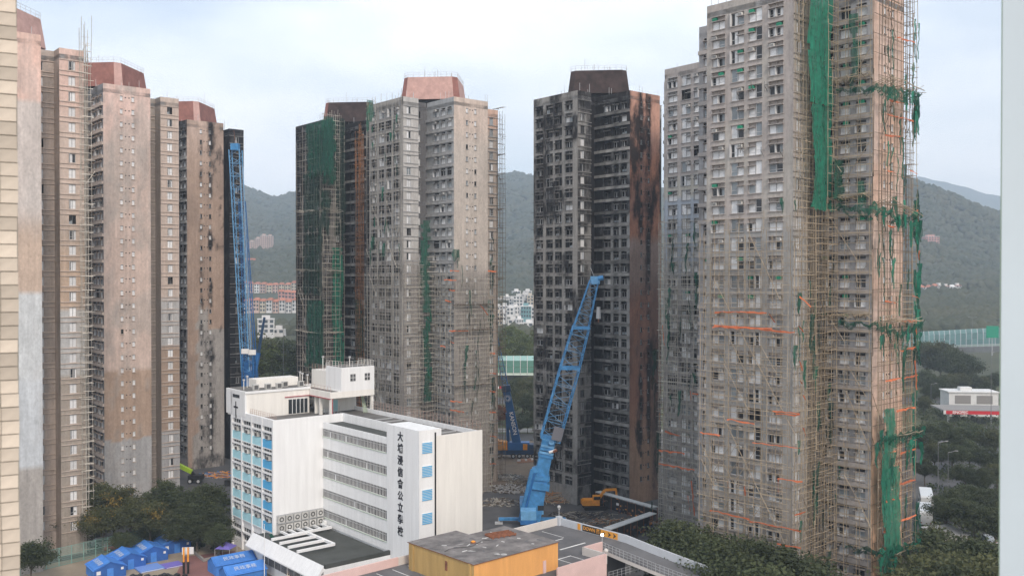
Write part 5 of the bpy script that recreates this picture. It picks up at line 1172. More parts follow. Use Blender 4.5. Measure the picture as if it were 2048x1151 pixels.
# ================================================================ orange sheets
def orange(key, fid, x0, y0, x1, y1, h, label, group):
    off = 1.42; a = hit(key, fid, x0, y0, off); b = hit(key, fid, x1, y1, off); T = TW[key]; mb = MB(); n = max(2, int(abs(b[0] - a[0]) / .7)); c = fpt(fid, a[0], off, a[1])
    dx = abs(x1 - x0) < abs(y1 - y0)
    n = max(n, int(abs(b[1] - a[1]) / .7))
    prev = None
    for i in range(n + 1):
        t = i / n; s = a[0] + (b[0] - a[0]) * t; z = a[1] + (b[1] - a[1]) * t + rnd.uniform(-.07, .07); hh = h * rnd.uniform(.3, 1.5)
        o = off + rnd.uniform(-.08, .12)
        cur = (fpt(fid, s, o, z) - c, (fpt(fid, s, o + .1, z - hh) if not dx else fpt(fid, s + hh, o + .1, z)) - c)
        if prev and rnd.random() > -1: mb.face([prev[0], cur[0], cur[1], prev[1]], 'orange_sheet')
        prev = cur
    if mb.f: link('orange_sheet', mb.mesh('orange_sheet'), None, T.matrix_basis @ c, T.rotation_euler.z, label, 'safety sheet', group)
LO = 'orange sheet tied along the bamboo on the nearest tower front'; GO = 'orange sheets on the nearest tower front'
for a in ((1428, 649, 1500, 653), (1505, 655, 1590, 664), (1425, 652, 1545, 655), (1455, 836, 1510, 846), (1505, 883, 1600, 895), (1400, 863, 1440, 868), (1420, 1018, 1500, 1036), (1500, 1040, 1602, 1060), (1555, 1085, 1602, 1094), (1555, 955, 1605, 961), (1552, 825, 1600, 828), (1590, 1028, 1612, 1022), (1430, 622, 1480, 622), (1480, 622, 1535, 624), (1545, 820, 1600, 826)): orange('E', 'W', *a, .2, LO, GO)
for a in ((1600, 590, 1622, 612), (1537, 625, 1548, 645), (1598, 720, 1604, 740), (1605, 790, 1612, 800), (1605, 855, 1612, 870), (1455, 962, 1457, 975), (1488, 970, 1489, 990), (1555, 955, 1556, 985), (1560, 655, 1562, 665), (1600, 760, 1603, 766), (1595, 650, 1606, 664)): orange('E', 'W', *a, .24, LO, GO)
LO = 'orange sheet in the bamboo over the pinkish end wall'; GO = 'orange sheets on the nearest tower end wall'
for a in ((1775, 198, 1828, 210), (1772, 228, 1826, 240), (1770, 268, 1800, 272), (1775, 340, 1790, 345), (1820, 340, 1835, 348), (1770, 600, 1790, 604), (1800, 700, 1832, 692), (1805, 755, 1835, 748), (1770, 760, 1800, 754), (1765, 905, 1790, 900), (1800, 905, 1830, 895), (1790, 968, 1830, 956), (1770, 1000, 1800, 994), (1795, 1040, 1832, 1028), (1792, 820, 1830, 812), (1825, 590, 1838, 596), (1800, 640, 1832, 640), (1790, 72, 1830, 84), (1765, 1062, 1790, 1055), (1775, 450, 1790, 453), (1828, 720, 1832, 780), (1830, 650, 1834, 690), (1832, 420, 1836, 450), (1836, 500, 1838, 520), (1765, 950, 1778, 980)): orange('E', 'S', *a, .24, LO, GO)
LO = 'orange sheet in the bamboo beside the burnt tower'; GO = 'orange sheets beside the burnt tower'
for a in ((1318, 898, 1370, 905), (1318, 925, 1390, 938), (1330, 860, 1360, 870), (1325, 650, 1328, 690), (1380, 780, 1381, 800), (1375, 990, 1380, 1020), (1382, 960, 1388, 1030), (1385, 785, 1405, 787)): orange('F', 'W', *a, .3, LO, GO)
LO = 'orange strip on the scaffolded lower part of the cream end wall'; GO = 'orange strips on the cream end wall'
for a in ((888, 558, 912, 560), (897, 578, 910, 580), (890, 598, 902, 603), (897, 660, 936, 661), (900, 682, 908, 685), (900, 800, 925, 803), (900, 818, 928, 822), (900, 540, 918, 541), (975, 540, 992, 542), (960, 610, 975, 630), (880, 690, 890, 692)): orange('H', 'S', *a, .24, LO, GO)
LO = 'orange strip along the right edge of the cream-walled tower'; GO = 'orange strips on the outer edge scaffold'
for a in ((978, 745, 992, 745), (978, 780, 990, 782), (978, 822, 992, 823), (980, 870, 992, 872), (978, 925, 992, 926), (980, 705, 990, 705)): orange('H', 'ES', *a, .3, LO, GO)
# ================================================================ cranes
def lattice(mb, p, q, w0, w1, n, m, side=Vector((1, 0, 0)), rc=.1, rb=.045, m2=None):
    p, q = Vector(p), Vector(q); d = (q - p).normalized(); a = (side - d * side.dot(d)).normalized(); c = d.cross(a); m2 = m2 or m
    cor = [(-1, -1), (1, -1), (1, 1), (-1, 1)]; rings = []
    for i in range(n + 1):
        t = i / n; w_ = (w0 + (w1 - w0) * t) / 2; o = p.lerp(q, t); rings.append([o + a * (x * w_) + c * (y * w_) for x, y in cor])
    for k in range(4): mb.tube([rg[k] for rg in (rings[0], rings[-1])], rc, m, 5)
    for i in range(n):
        for k in range(4):
            k2 = (k + 1) % 4
            mb.bar(rings[i][k], rings[i + 1][k2] if i % 2 else rings[i][k2], rb, m2); mb.bar(rings[i][k if i % 2 else k2], rings[i + 1][k2 if i % 2 else k], rb, m2)
# --- the big blue crane in front of the burnt tower
base = onz(1062, 1046); Yc = base.y
FC = thing('mobile_crane', 'big bright blue crane with raised lattice boom in front of the burnt tower', 'crane', base)
def rel(px, py, dy=0): return at(px, py, Yc + dy) - base
mat('winch_grey', (0.16, 0.16, 0.18), 0.6)
mat('crane_line', (0.7, 0.72, 0.72), 0.5)
mb = MB(); lattice(mb, rel(1100, 878), rel(1139.5, 735), 3.9, 3.8, 8, 'blue_crane', rc=.13, rb=.05, m2='blue_pale'); part('boom_section', mb, FC)
mb = MB(); lattice(mb, rel(1139.5, 735), rel(1162, 655), 3.8, 3.2, 5, 'blue_crane', rc=.12, rb=.048, m2='blue_pale'); part('boom_section', mb, FC)
mb = MB(); lattice(mb, rel(1162, 655), rel(1188, 562), 3.0, 1.7, 7, 'blue_crane', rc=.11, rb=.045, m2='blue_pale'); part('boom_section', mb, FC)
for (x, y, w_) in ((1139.5, 735, 3.9), (1162, 655, 3.5)):
    mb = MB(); p = rel(x, y); mb.box(p.x - w_ / 2, p.x + w_ / 2, p.y - w_ / 2, p.y - w_ / 2 + .4, p.z - .25, p.z + .25, 'blue_crane'); mb.box(p.x - w_ / 2, p.x + w_ / 2, p.y + w_ / 2 - .4, p.y + w_ / 2, p.z - .25, p.z + .25, 'blue_crane'); part('boom_joint', mb, FC)
mb = MB(); p = rel(1190, 557); mb.box(p.x - .9, p.x + .9, p.y - .8, p.y + .8, p.z - 1.1, p.z + .5, 'blue_pale'); mb.tube([p + Vector((.5, -.6, 0)), p + Vector((1.6, -.6, .2))], .5, 'blue_crane', 8); mb.bar(p, p + Vector((-.9, 0, 2.2)), .06, 'steel'); hd = part('boom_head', mb, FC)
mb = MB(); hp = rel(1197, 625); mb.bar(p + Vector((1.2, -.6, 0)), hp + Vector((0, 0, 1.2)), .03, 'black'); part('hoist_rope', mb, hd)
mb = MB(); mb.tube([hp + Vector((0, 0, 1.2)), hp + Vector((0, 0, .6)), hp, hp - Vector((0, 0, 1.2))], .35, 'steel', 8, .5); mb.tube([hp - Vector((0, 0, 1.2)), hp - Vector((0, 0, 1.9))], .14, 'rust', 6); part('hook_block', mb, hd)
# telescopic root
def boxbeam(mb, p, q, w0, w1, m, dep=1.0):
    p, q = Vector(p), Vector(q); d = (q - p).normalized(); a = Vector((0, 1, 0)).cross(d).normalized(); c = Vector((0, 1, 0)); b = len(mb.v); k = mb.mi(m)
    for o, w_ in ((p, w0), (q, w1)):
        for x, y in ((-1, -1), (1, -1), (1, 1), (-1, 1)): mb.v.append(tuple(o + a * (x * w_ / 2) + c * (y * w_ * dep / 2)))
    for f in ((0, 1, 2, 3), (7, 6, 5, 4), (0, 4, 5, 1), (1, 5, 6, 2), (2, 6, 7, 3), (3, 7, 4, 0)): mb.f.append(tuple(b + i for i in f)); mb.m.append(k)
mb = MB(); boxbeam(mb, rel(1064, 1040), rel(1082, 950), 3.1, 2.9, 'blue_crane'); part('telescopic_root', mb, FC)
mb = MB(); boxbeam(mb, rel(1078, 975), rel(1080, 962), 3.9, 3.9, 'blue_crane'); boxbeam(mb, rel(1081, 957), rel(1082, 948), 3.5, 3.5, 'blue_crane'); part('root_collar', mb, FC)
mb = MB(); boxbeam(mb, rel(1082, 950), rel(1092, 905), 2.7, 2.5, 'blue_crane'); part('telescopic_section', mb, FC)
for k in range(4): mb = MB(); x0, y0 = 1090.5 + k * 1.4, 912 - k * 6.5; boxbeam(mb, rel(x0, y0), rel(x0 + .9, y0 - 4.4), 3.0 - k * .12, 3.0 - k * .12, 'blue_pale' if k % 2 else 'blue_crane'); part('telescope_collar', mb, FC)
mb = MB(); boxbeam(mb, rel(1094, 895), rel(1099, 872), 2.3, 3.0, 'blue_crane'); part('boom_adapter', mb, FC)
mb = MB(); p = rel(1118, 868, -2.4); boxbeam(mb, rel(1112, 880, -2.0), rel(1119, 854, -2.0), 2.0, 2.0, 'winch_grey', .25); part('winch_cover', mb, FC)
for k in range(3): mb = MB(); mb.tube([rel(1103 + k * 4, 884 - k * 9, -1.8), rel(1103 + k * 4, 884 - k * 9, 1.8)], .55, 'blue_pale', 10); part('winch_drum', mb, FC)
mb = MB(); mb.bar(rel(1098, 904, -1.5), rel(1113, 899, -1.5), .28, 'text_white', 6); mb.bar(rel(1106, 903, -1.6), rel(1114, 899, -1.6), .3, 'rust', 6); part('hose_bundle', mb, FC)
mb = MB(); mb.tube([rel(1041, 1042, -1.2), rel(1066, 938, -1.2)], .55, 'blue_crane', 8); boxbeam(mb, rel(1066, 940, -1.2), rel(1076, 936, -1), 1.2, 1.2, 'blue_crane'); part('luffing_cylinder', mb, FC)
mb = MB(); mb.tube([rel(1048, 1030, -1.9), rel(1070, 945, -1.9)], .22, 'blue_deep', 6); part('hydraulic_hose', mb, FC)
mb = MB(); mb.box(-11, 8, -1.6, 1.6, 1.3, 2.2, 'blue_deep'); mb.box(-11, -7.6, -1.5, 1.5, 2.2, 3.9, 'blue_pale'); mb.box(-5, 5.5, -1.55, 1.55, 2.21, 3.0, 'blue_crane'); cr = part('carrier', mb, FC, loc=(-.6, 5, 0), rz=PI / 2)
WM = MB(); WM.tube([(0, -1.75, 0), (0, -1.2, 0)], .68, 'black', 14); WM.tube([(0, -1.78, 0), (0, -1.75, 0)], .36, 'steel', 10); WM = WM.mesh('wheel')
for x in (-9.8, -8.1, -5.0, -3.3, 2.4, 4.1, 5.8): link('wheel', WM, cr, (x, 0, .69))
mb = MB(); mb.box(-3.8, 4.5, -1.7, 1.7, 3.0, 4.8, 'blue_crane'); mb.box(-4, -2.2, -3.0, -1.75, 3.0, 5.1, 'blue_pale'); mb.box(-4.04, -2.6, -3.04, -1.8, 3.8, 4.8, 'glass_dark'); part('superstructure', mb, FC, loc=(-.5, 2.5, -.8), rz=PI / 2)
for x in (-6.5, 7): mb = MB(); mb.box(min(x, 0), max(x, 0), -.4, .4, .7, 1.2, 'blue_crane'); mb.box(x - .8, x + .8, -.7, .7, 0, .25, 'steel'); mb.bar((x, 0, .2), (x, 0, 1.2), .2, 'steel', 6); part('outrigger', mb, FC)
# --- the tall lattice crane at the left
Yl = 228; bl = at(500, 1000, Yl); bl.z = 0
LC = thing('lattice_crane', 'tall blue lattice crane standing between the brown tower and the netted tower', 'crane', bl)
def rl(px, py, dy=0): return at(px, py, Yl + dy) - bl
mb = MB(); lattice(mb, rl(493, 742), rl(471, 300), 1.9, 2.5, 34, 'blue_pale', rc=.12, rb=.05); part('jib', mb, LC)
mb = MB(); p = rl(471, 294); mb.box(p.x - 1.0, p.x + .9, p.y - .8, p.y + .8, p.z - .8, p.z + .8, 'blue_crane'); mb.bar(p + Vector((0, 0, .5)), p + Vector((-.4, 0, 4.0)), .05, 'rust'); part('jib_head', mb, LC)
mb = MB(); lattice(mb, rl(505, 770, 3), rl(484, 402, 3), 2.3, 1.3, 28, 'blue_deep', rc=.11, rb=.05); part('mast', mb, LC)
mb = MB(); lattice(mb, rl(499, 800), rl(498, 700), 2.8, 2.6, 8, 'blue_deep', rc=.16, rb=.08); boxbeam(mb, rl(498, 790), rl(497, 720), 2.0, 2.0, 'blue_deep', .6); part('boom_butt', mb, LC)
for k in range(3): mb = MB(); mb.bar(rl(478 + k * 3, 330, -.9), rl(500 + k * 3, 740, -.9), .04, 'steel'); part('pendant_rope', mb, LC)
for (x, y) in ((490, 702), (504, 704)): mb = MB(); p = rl(x, y, -1.8); mb.box(p.x - .9, p.x + .9, p.y, p.y + .3, p.z - .6, p.z + .6, 'text_white'); part('name_plate', mb, LC)
mb = MB(); mb.box(-4, 4, -2, 2, 1.2, 4.2, 'blue_deep'); mb.box(-5, 5, -4, -2.8, 0, 1.4, 'black'); mb.box(-5, 5, 2.8, 4, 0, 1.4, 'black'); part('crawler_base', mb, LC)
mb = MB(); boxbeam(mb, (0, 0, 4), rl(498, 795), 2.4, 2.4, 'blue_deep'); part('boom_foot', mb, LC)
# --- small dark blue boom
bs_ = at(510, 900, 300); bs_.z = 0
SCn = thing('telescopic_crane', 'thin dark blue telescopic boom leaning beyond the tall lattice crane', 'crane', bs_)
p1, p2, p3 = at(505, 760, 300) - bs_, at(517, 705, 300) - bs_, at(529, 634, 300) - bs_
mb = MB(); boxbeam(mb, (0, 0, 3), p1, 1.6, 1.5, 'blue_dark'); boxbeam(mb, p1, p2, 1.4, 1.2, 'blue_deep'); part('boom_root', mb, SCn); mb = MB(); boxbeam(mb, p2, p3, .9, .6, 'blue_dark'); part('boom_tip', mb, SCn)
mb = MB(); mb.box(-5, 4, -1.4, 1.4, 1, 3.2, 'blue_deep'); part('carrier', mb, SCn)
for x in (-4, -2, 1.5, 3.2): link('wheel', WM, SCn, (x, .2, .69))
# --- the rear crane with orange counterweights
br = onz(1030, 914); Yr = br.y
mat('blue_boom', (0.03, 0.12, 0.29), 0.45, 0.6, 0.15)
mat('barrier_salmon', (0.55, 0.33, 0.24), 0.7)
RC = thing('mobile_crane', 'dark blue telescopic crane with orange counterweight on soil between the middle towers', 'crane', br)
rr_ = lambda px, py, dy=0: at(px, py, Yr + dy) - br
mb = MB(); boxbeam(mb, rr_(1036, 897), rr_(1013, 782), 2.4, 2.0, 'blue_boom'); bm_ = part('boom', mb, RC)
me = text_mesh('KANSON', 1.55, 'text_white', .02, .03); d = (rr_(1013, 782) - rr_(1036, 897)).normalized(); ang = math.atan2(d.z, d.x)
link('lettering', me, bm_, rr_(1026, 846, -1.25), rot=(PI / 2, PI - ang, 0))
mb = MB(); boxbeam(mb, rr_(1017, 897, 1), rr_(1014, 825, 1), .9, .8, 'blue_deep'); part('luffing_cylinder', mb, RC)
mb = MB(); boxbeam(mb, rr_(1013, 782), rr_(1011, 770), 2.6, 2.4, 'blue_dark'); part('boom_collar', mb, RC)
mb = MB(); lattice(mb, rr_(1011, 772), rr_(990, 660), 1.4, .7, 16, 'blue_deep', rc=.1, rb=.05, m2='blue_pale'); part('lattice_jib', mb, RC)
for k in range(18): a_ = k * PI / 9; mb = MB(); c_ = rr_(1015, 796, -1.3); mb.bar(c_ + Vector((.35 * math.cos(a_), 0, .35 * math.sin(a_))), c_ + Vector((1.0 * math.cos(a_), 0, 1.0 * math.sin(a_))), .05, 'text_white', 3); part('emblem_ray', mb, RC)
mb = MB(); mb.box(-7, 6, -1.5, 1.5, 1.0, 2.3, 'blue_dark'); part('carrier', mb, RC)
for x in (-6, -4.3, -.5, 1.2, 3.4, 5.1): link('wheel', WM, RC, (x, 0, .69))
mb = MB(); mb.box(-1.9, 4, -1.5, 1.5, 2.3, 4.3, 'blue_deep'); mb.box(3.0, 5.5, -1.6, 1.6, 2.31, 3.8, 'blue_dark'); part('superstructure', mb, RC)
for k in range(3): mb = MB(); mb.box(-5.6 + k * 1.2, -4.5 + k * 1.2, -1.65, 1.6, 2.35, 4.9 - .2 * k, 'orange_paint'); part('counterweight', mb, RC)
mb = MB(); mb.box(2.2, 3.4, -1.8, -1.5, 2.4, 4.0, 'orange_paint'); part('orange_box', mb, RC)
mb = MB(); mb.box(-8, -6.8, -1.4, 1.4, .8, 3.0, 'blue_pale'); part('cab', mb, RC)
# ================================================================ the yard
ex = onz(1190, 1018); EX = thing('excavator', 'orange excavator at the foot of the burnt tower', 'excavator', ex, .1)
mb = MB(); mb.box(-2.6, .8, -1.2, 1.2, 1.1, 2.3, 'orange_paint'); mb.box(-2.9, -1.6, -1.25, 1.25, 1.2, 2.1, 'orange_paint'); part('body', mb, EX)
mb = MB(); mb.box(-.6, .9, -1.3, -.1, 2.3, 3.2, 'orange_paint'); mb.box(-.5, .95, -1.34, -.14, 2.4, 3.05, 'glass_dark'); part('cab', mb, EX)
for y in (-1.5, .9): mb = MB(); mb.box(-2.2, 1.9, y, y + .6, .15, .95, 'black'); mb.tube([(-2.2, y + .02, .55), (-2.2, y + .58, .55)], .42, 'black', 10); mb.tube([(1.9, y + .02, .55), (1.9, y + .58, .55)], .42, 'black', 10); part('track', mb, EX)
mb = MB(); boxbeam(mb, (.6, .2, 2.0), (2.2, .2, 4.1), .6, .5, 'orange_paint'); boxbeam(mb, (2.2, .2, 4.1), (4.6, .2, 4.2), .5, .45, 'orange_paint'); part('boom', mb, EX)
mb = MB(); boxbeam(mb, (4.5, .2, 4.4), (5.0, .2, 1.7), .42, .35, 'orange_paint'); part('stick', mb, EX)
mb = MB(); mb.prism([(4.5, -.4), (5.5, -.4), (5.5, .8), (4.5, .8)], [.9, 1.3, 1.3, .9], [1.8, 1.7, 1.7, 1.8], 'rust'); part('bucket', mb, EX)
def heap(name, label, cat, px, py, rx, ry, h, n, mats, ln, seed, rad=.06, group=None):
    r = random.Random(seed); o = onz(px, py); T = thing(name, label, cat, o, 0, group); mb = MB()
    for k in range(n):
        a_ = r.uniform(0, 6.28); q_ = r.random() ** .5; x, y = rx * q_ * math.cos(a_), ry * q_ * math.sin(a_); z = h * (1 - q_) * r.uniform(.2, 1.0) + .06; t_ = r.uniform(0, 3.14); l = ln * r.uniform(.4, 1) / 2; dz = r.uniform(-.3, .3)
        mb.bar((x - l * math.cos(t_), y - l * math.sin(t_), max(.05, z - dz)), (x + l * math.cos(t_), y + l * math.sin(t_), max(.05, z + dz)), rad * r.uniform(.6, 1.4), r.choice(mats), 4)
    part('debris', mb, T, kind='stuff'); return T
heap('bamboo_heap', 'pile of broken bamboo poles against the foot of the burnt tower', 'debris', 1108, 1000, 6, 3, 2.2, 260, ('bamboo', 'bamboo_grey', 'bamboo_dark', 'bamboo_rust'), 5, 3)
heap('rubble_heap', 'flat strewn pale rubble on the yard left of the big blue crane', 'debris', 1020, 978, 7, 4.5, .5, 220, ('conc_grey', 'conc_pale', 'bamboo_dark'), 1.6, 4, .14)
heap('rubble_heap', 'dark rubble strewn nearer the white school corner', 'debris', 1000, 1005, 5, 4, .4, 130, ('conc_burnt', 'bamboo_dark', 'bamboo_grey'), 1.4, 5, .12)
heap('timber_heap', 'orange and blue bundles of site material behind the white school', 'debris', 440, 950, 5, 3, .9, 120, ('bamboo_rust', 'orange_paint', 'blue_deep', 'conc_grey'), 3, 6, .1)
heap('rubble_heap', 'dark bamboo litter round the foot of the excavator', 'debris', 1165, 1030, 7, 3, .5, 140, ('bamboo_dark', 'conc_black', 'bamboo_grey'), 2.4, 7, .07)
heap('rubble_heap', 'grey rubble spread at the edge of the soil yard by the cream tower', 'debris', 1005, 955, 6, 4, .6, 160, ('conc_grey', 'bamboo_grey', 'conc_burnt'), 1.8, 8, .12)
heap('bamboo_heap', 'low bamboo litter between the burnt tower foot and the soil yard', 'debris', 1055, 965, 5, 3, .8, 150, ('bamboo', 'bamboo_grey', 'bamboo_dark'), 3.5, 12, .06)
heap('bamboo_heap', 'dark bamboo litter under the walkway canopies', 'debris', 1245, 1045, 8, 3, .7, 200, ('bamboo_dark', 'bamboo_rust', 'conc_black', 'bamboo_grey'), 3.0, 13, .07)
for k in range(8):
    o = onz(1038 + k * 4.2, 925 - k * .4); T = thing('yard_barrier', 'pale orange plastic barrier on the soil yard before the rear crane', 'barrier', o, rnd.uniform(-.2, .2), 'plastic barriers on the soil yard')
    mb = MB(); mb.box(-.5, .5, -.22, .22, 0, .45, 'barrier_salmon'); part('base', mb, T); mb = MB(); mb.box(-.45, .45, -.1, .1, .45, .95, 'barrier_salmon' if k % 3 else 'text_white'); part('top', mb, T)
mat('canopy_white', (0.55, 0.57, 0.58), 0.7, 0.5, 0.1); mat('lime', (0.36, 0.56, 0.03), 0.6)
def covered_way(label, pa, pb, w_, h, seed):
    r = random.Random(seed); d = pb - pa; L = d.length; rz = math.atan2(d.y, d.x); T = thing('covered_walkway', label, 'canopy', pa, rz)
    mb = MB(); mb.box(0, L, -w_ / 2, w_ / 2, h, h + .18, 'canopy_white'); part('roof', mb, T)
    n = int(L / 2.2)
    for k in range(n + 1):
        mb = MB(); x = L * k / n; mb.bar((x, -w_ / 2 + .1, 0), (x, -w_ / 2 + .1, h), .06, 'rust'); part('post', mb, T)
        mb = MB(); mb.bar((x, w_ / 2 - .1, 0), (x, w_ / 2 - .1, h), .06, 'rust'); part('post', mb, T)
    for k in range(int(L * 2)):
        x = r.uniform(.3, L - .3); z = r.uniform(.1, h * .6); a_ = r.uniform(.1, .4); b2 = r.uniform(.15, .5); mb = MB(); y = -w_ / 2 + r.uniform(-.1, .6)
        mb.box(x - a_, x + a_, y, y + .08, z, z + b2, r.choice(('rust', 'bamboo_rust', 'text_white', 'orange_paint', 'conc_black', 'blue_dark', 'bamboo_dark', 'rust'))); part('placard', mb, T)
    mb = MB(); mb.box(0, L, w_ / 2 - .3, w_ / 2 - .2, 0, h * .8, 'conc_black'); part('hoarding', mb, T)
covered_way('long white walkway canopy from the burnt tower towards the scaffolded grey tower', onz(1196, 1012), onz(1310, 1046), 1.5, 3.2, 1)
covered_way('white walkway canopy just beyond the car park DOWN sign', onz(1214, 1092), onz(1306, 1058), 1.7, 3.2, 2)
lt = thing('lime_pipe', 'thick lime green pipe lying beyond the car park ramp', 'pipe', onz(1240, 1118)); d = onz(1342, 1085) - onz(1240, 1118)
mb = MB(); mb.tube([Vector((0, 0, 1.0)), d + Vector((0, 0, 1.0))], .55, 'lime', 10); part('tube', mb, lt)
for t in (.15, .5, .85): mb = MB(); c_ = d * t; mb.box(c_.x - .3, c_.x + .3, c_.y - .7, c_.y + .7, 0, .5, 'conc_black'); part('cradle', mb, lt)
# lime arm machine by the brown tower
lm = onz(392, 965); LM = thing('pump_truck', 'dark machine with a folded lime green arm by the brown tower', 'machine', lm)
la, lb, lc = at(350, 926, lm.y + 3) - lm, at(384, 943, lm.y) - lm, at(398, 962, lm.y) - lm
mb = MB(); boxbeam(mb, la, lb, 1.0, .9, 'lime'); part('arm', mb, LM); mb = MB(); boxbeam(mb, lb, lc, .6, .6, 'black'); part('lower_arm', mb, LM); mb = MB(); mb.box(-1.6, 1.6, -1.2, 1.2, .8, 2.0, 'black'); part('body', mb, LM)
for x in (-1.0, 1.0): link('wheel', WM, LM, (x, .3, .69))
# ================================================================ the playground
mat('tent_ink', (0.48, 0.56, 0.68), 0.8)
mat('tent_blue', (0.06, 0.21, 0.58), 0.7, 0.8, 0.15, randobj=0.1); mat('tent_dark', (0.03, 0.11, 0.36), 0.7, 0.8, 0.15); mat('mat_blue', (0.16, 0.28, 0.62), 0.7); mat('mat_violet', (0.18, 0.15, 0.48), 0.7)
mat('fence_green', (0.22, 0.38, 0.34), 0.6); mat('board_white', (0.7, 0.7, 0.7), 0.6)
def tent(px, py, rz, w_, l_, label, side_text):
    T = thing('relief_tent', label, 'tent', onz(px, py), rz, 'blue relief tents'); h, rg = 1.8, 2.75
    mb = MB(); a_ = w_ / 2; b2 = l_ / 2
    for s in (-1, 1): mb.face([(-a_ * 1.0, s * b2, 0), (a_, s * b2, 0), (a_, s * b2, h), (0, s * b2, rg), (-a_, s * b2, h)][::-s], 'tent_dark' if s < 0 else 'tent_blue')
    for s in (-1, 1): mb.face([(s * a_, -b2, 0), (s * a_, b2, 0), (s * a_, b2, h), (s * a_, -b2, h)][::s], 'tent_blue')
    part('wall', mb, T)
    mb = MB()
    for s in (-1, 1):
        q0, q1 = (s * (a_ + .25), h - .15), (0, rg + .05)
        n = 6; rows = []
        for i in range(n + 1):
            t = i / n; sag = -.12 * math.sin(t * PI); rows.append([(q0[0] + (q1[0] - q0[0]) * t, y, q0[1] + (q1[1] - q0[1]) * t + sag) for y in (-b2 - .15, -b2 * .3, b2 * .3, b2 + .15)])
        for i in range(n):
            for j in range(3): f = [rows[i][j], rows[i][j + 1], rows[i + 1][j + 1], rows[i + 1][j]]; mb.face(f if s < 0 else f[::-1], 'tent_blue')
    part('roof', mb, T)
    mb = MB(); mb.box(-.5, .5, -b2 - .04, -b2 - .003, 0, 1.7, 'tent_blue'); part('door_flap', mb, T)
    mb = MB(); mb.box(-a_ + .35, -a_ + 1.0, -b2 - .03, -b2 - .003, .9, 1.5, 'board_white'); mb.box(a_ - .8, a_ - .4, -b2 - .03, -b2 - .003, 1.2, 1.6, 'board_white'); part('window', mb, T)
    sl_ = math.atan2(rg - h, a_)
    link('lettering', text_mesh('民政事務', side_text, 'tent_ink', .01, .0), T, (-a_ * .52, 0, (h + rg) / 2 + .06), rot=(sl_, 0, -PI / 2))
    return T
tent(212, 1148, math.radians(38), 5.0, 5.2, 'blue relief tent nearest the green fence end, first of four in a row', .95)
tent(253, 1130, math.radians(38), 5.0, 5.2, 'second blue relief tent of the row of four beside the green fence', .95)
tent(298, 1116, math.radians(38), 5.0, 5.2, 'third blue relief tent of the row, with a blue mat before it', .95)
tent(345, 1098, math.radians(38), 5.0, 5.2, 'last blue relief tent of the row, behind the basketball hoop', .95)
tent(464, 1138, math.radians(128), 3.8, 7.0, 'long blue tent with big white characters near the school, farther one', .95)
tent(486, 1158, math.radians(128), 3.8, 6.6, 'long blue tent with big white characters near the school, nearer one', .95)
def slab_mat(px, py, w_, l_, m, label):
    T = thing('ground_mat', label, 'mat', onz(px, py), math.radians(40)); mb = MB(); mb.box(-w_ / 2, w_ / 2, -l_ / 2, l_ / 2, .02, .25, m); part('pad', mb, T); mb = MB(); mb.box(-w_ / 2 + .2, w_ / 2 - .2, -l_ / 2 - .02, -l_ / 2, .1, .16, 'text_white'); part('seam', mb, T)
slab_mat(298, 1136, 4.0, 3.6, 'mat_blue', 'flat pale blue mat before the third blue tent'); slab_mat(344, 1130, 3.2, 2.8, 'mat_violet', 'small violet mat before the last tent of the row')
gz = thing('canopy_tent', 'small violet-blue canopy between dark trees and the white school', 'tent', onz(452, 1118), .6)
mb = MB()
for k in range(4):
    a_, b2 = k * PI / 2, (k + 1) * PI / 2; mb.face([(2 * math.cos(a_), 2 * math.sin(a_), 2.2), (2 * math.cos(b2), 2 * math.sin(b2), 2.2), (0, 0, 3.2)], 'mat_violet')
part('top', mb, gz)
for k in range(4): mb = MB(); a_ = k * PI / 2; mb.bar((1.95 * math.cos(a_), 1.95 * math.sin(a_), 0), (1.95 * math.cos(a_), 1.95 * math.sin(a_), 2.2), .05, 'steel'); part('leg', mb, gz)
bh = thing('basketball_stand', 'basketball hoop with white backboard on orange and black padded posts', 'basketball hoop', onz(372, 1146), math.radians(100))
for y in (-.35, .35): mb = MB(); mb.box(-.18, .18, y - .16, y + .16, 0, 2.0, 'black'); mb.box(-.14, .14, y - .12, y + .12, 2.0, 4.4, 'orange_paint'); part('post', mb, bh)
mb = MB(); mb.box(1.9, 2.0, -.95, .95, 2.7, 3.9, 'board_white'); bb = part('backboard', mb, bh)
for y in (-.3, .3):
    for z0, z1 in ((4.2, 3.8), (3.4, 3.4), (2.9, 3.0)): mb = MB(); mb.bar((.1, y, z0), (1.9, y, z1), .05, 'board_white'); part('strut', mb, bh)
mb = MB(); mb.tube([(2.35 + .25 * math.cos(k * PI / 5), .25 * math.sin(k * PI / 5), 3.0) for k in range(11)], .03, 'rust', 4); part('hoop', mb, bh)
fa, fb, fc = onz(40, 1150), onz(215, 1108), onz(372, 1072)
fn = thing('mesh_fence', 'pale green mesh fence running behind the row of blue tents', 'fence', (0, 0, 0))
for p, q_ in ((fa, fb), (fb, fc)):
    n = 7
    for k in range(n):
        x, y = p.lerp(q_, k / n), p.lerp(q_, (k + 1) / n); mb = MB(); mb.tube([x, x + Vector((0, 0, 3.2))], .07, 'fence_green', 6); part('post', mb, fn)
        mb = MB()
        for z in (.1, 1.6, 3.1): mb.bar(x + Vector((0, 0, z)), y + Vector((0, 0, z)), .05, 'fence_green')
        for i in range(1, 12): a_ = x.lerp(y, i / 12); mb.bar(a_ + Vector((0, 0, .1)), a_ + Vector((0, 0, 3.1)), .018, 'fence_green', 3)
        for i in range(1, 10): z = .1 + i * .3; mb.bar(x + Vector((0, 0, z)), y + Vector((0, 0, z)), .018, 'fence_green', 3)
        part('mesh_panel', mb, fn)
mat('bag_black', (0.012, 0.012, 0.014), 0.35, spec=0.6)
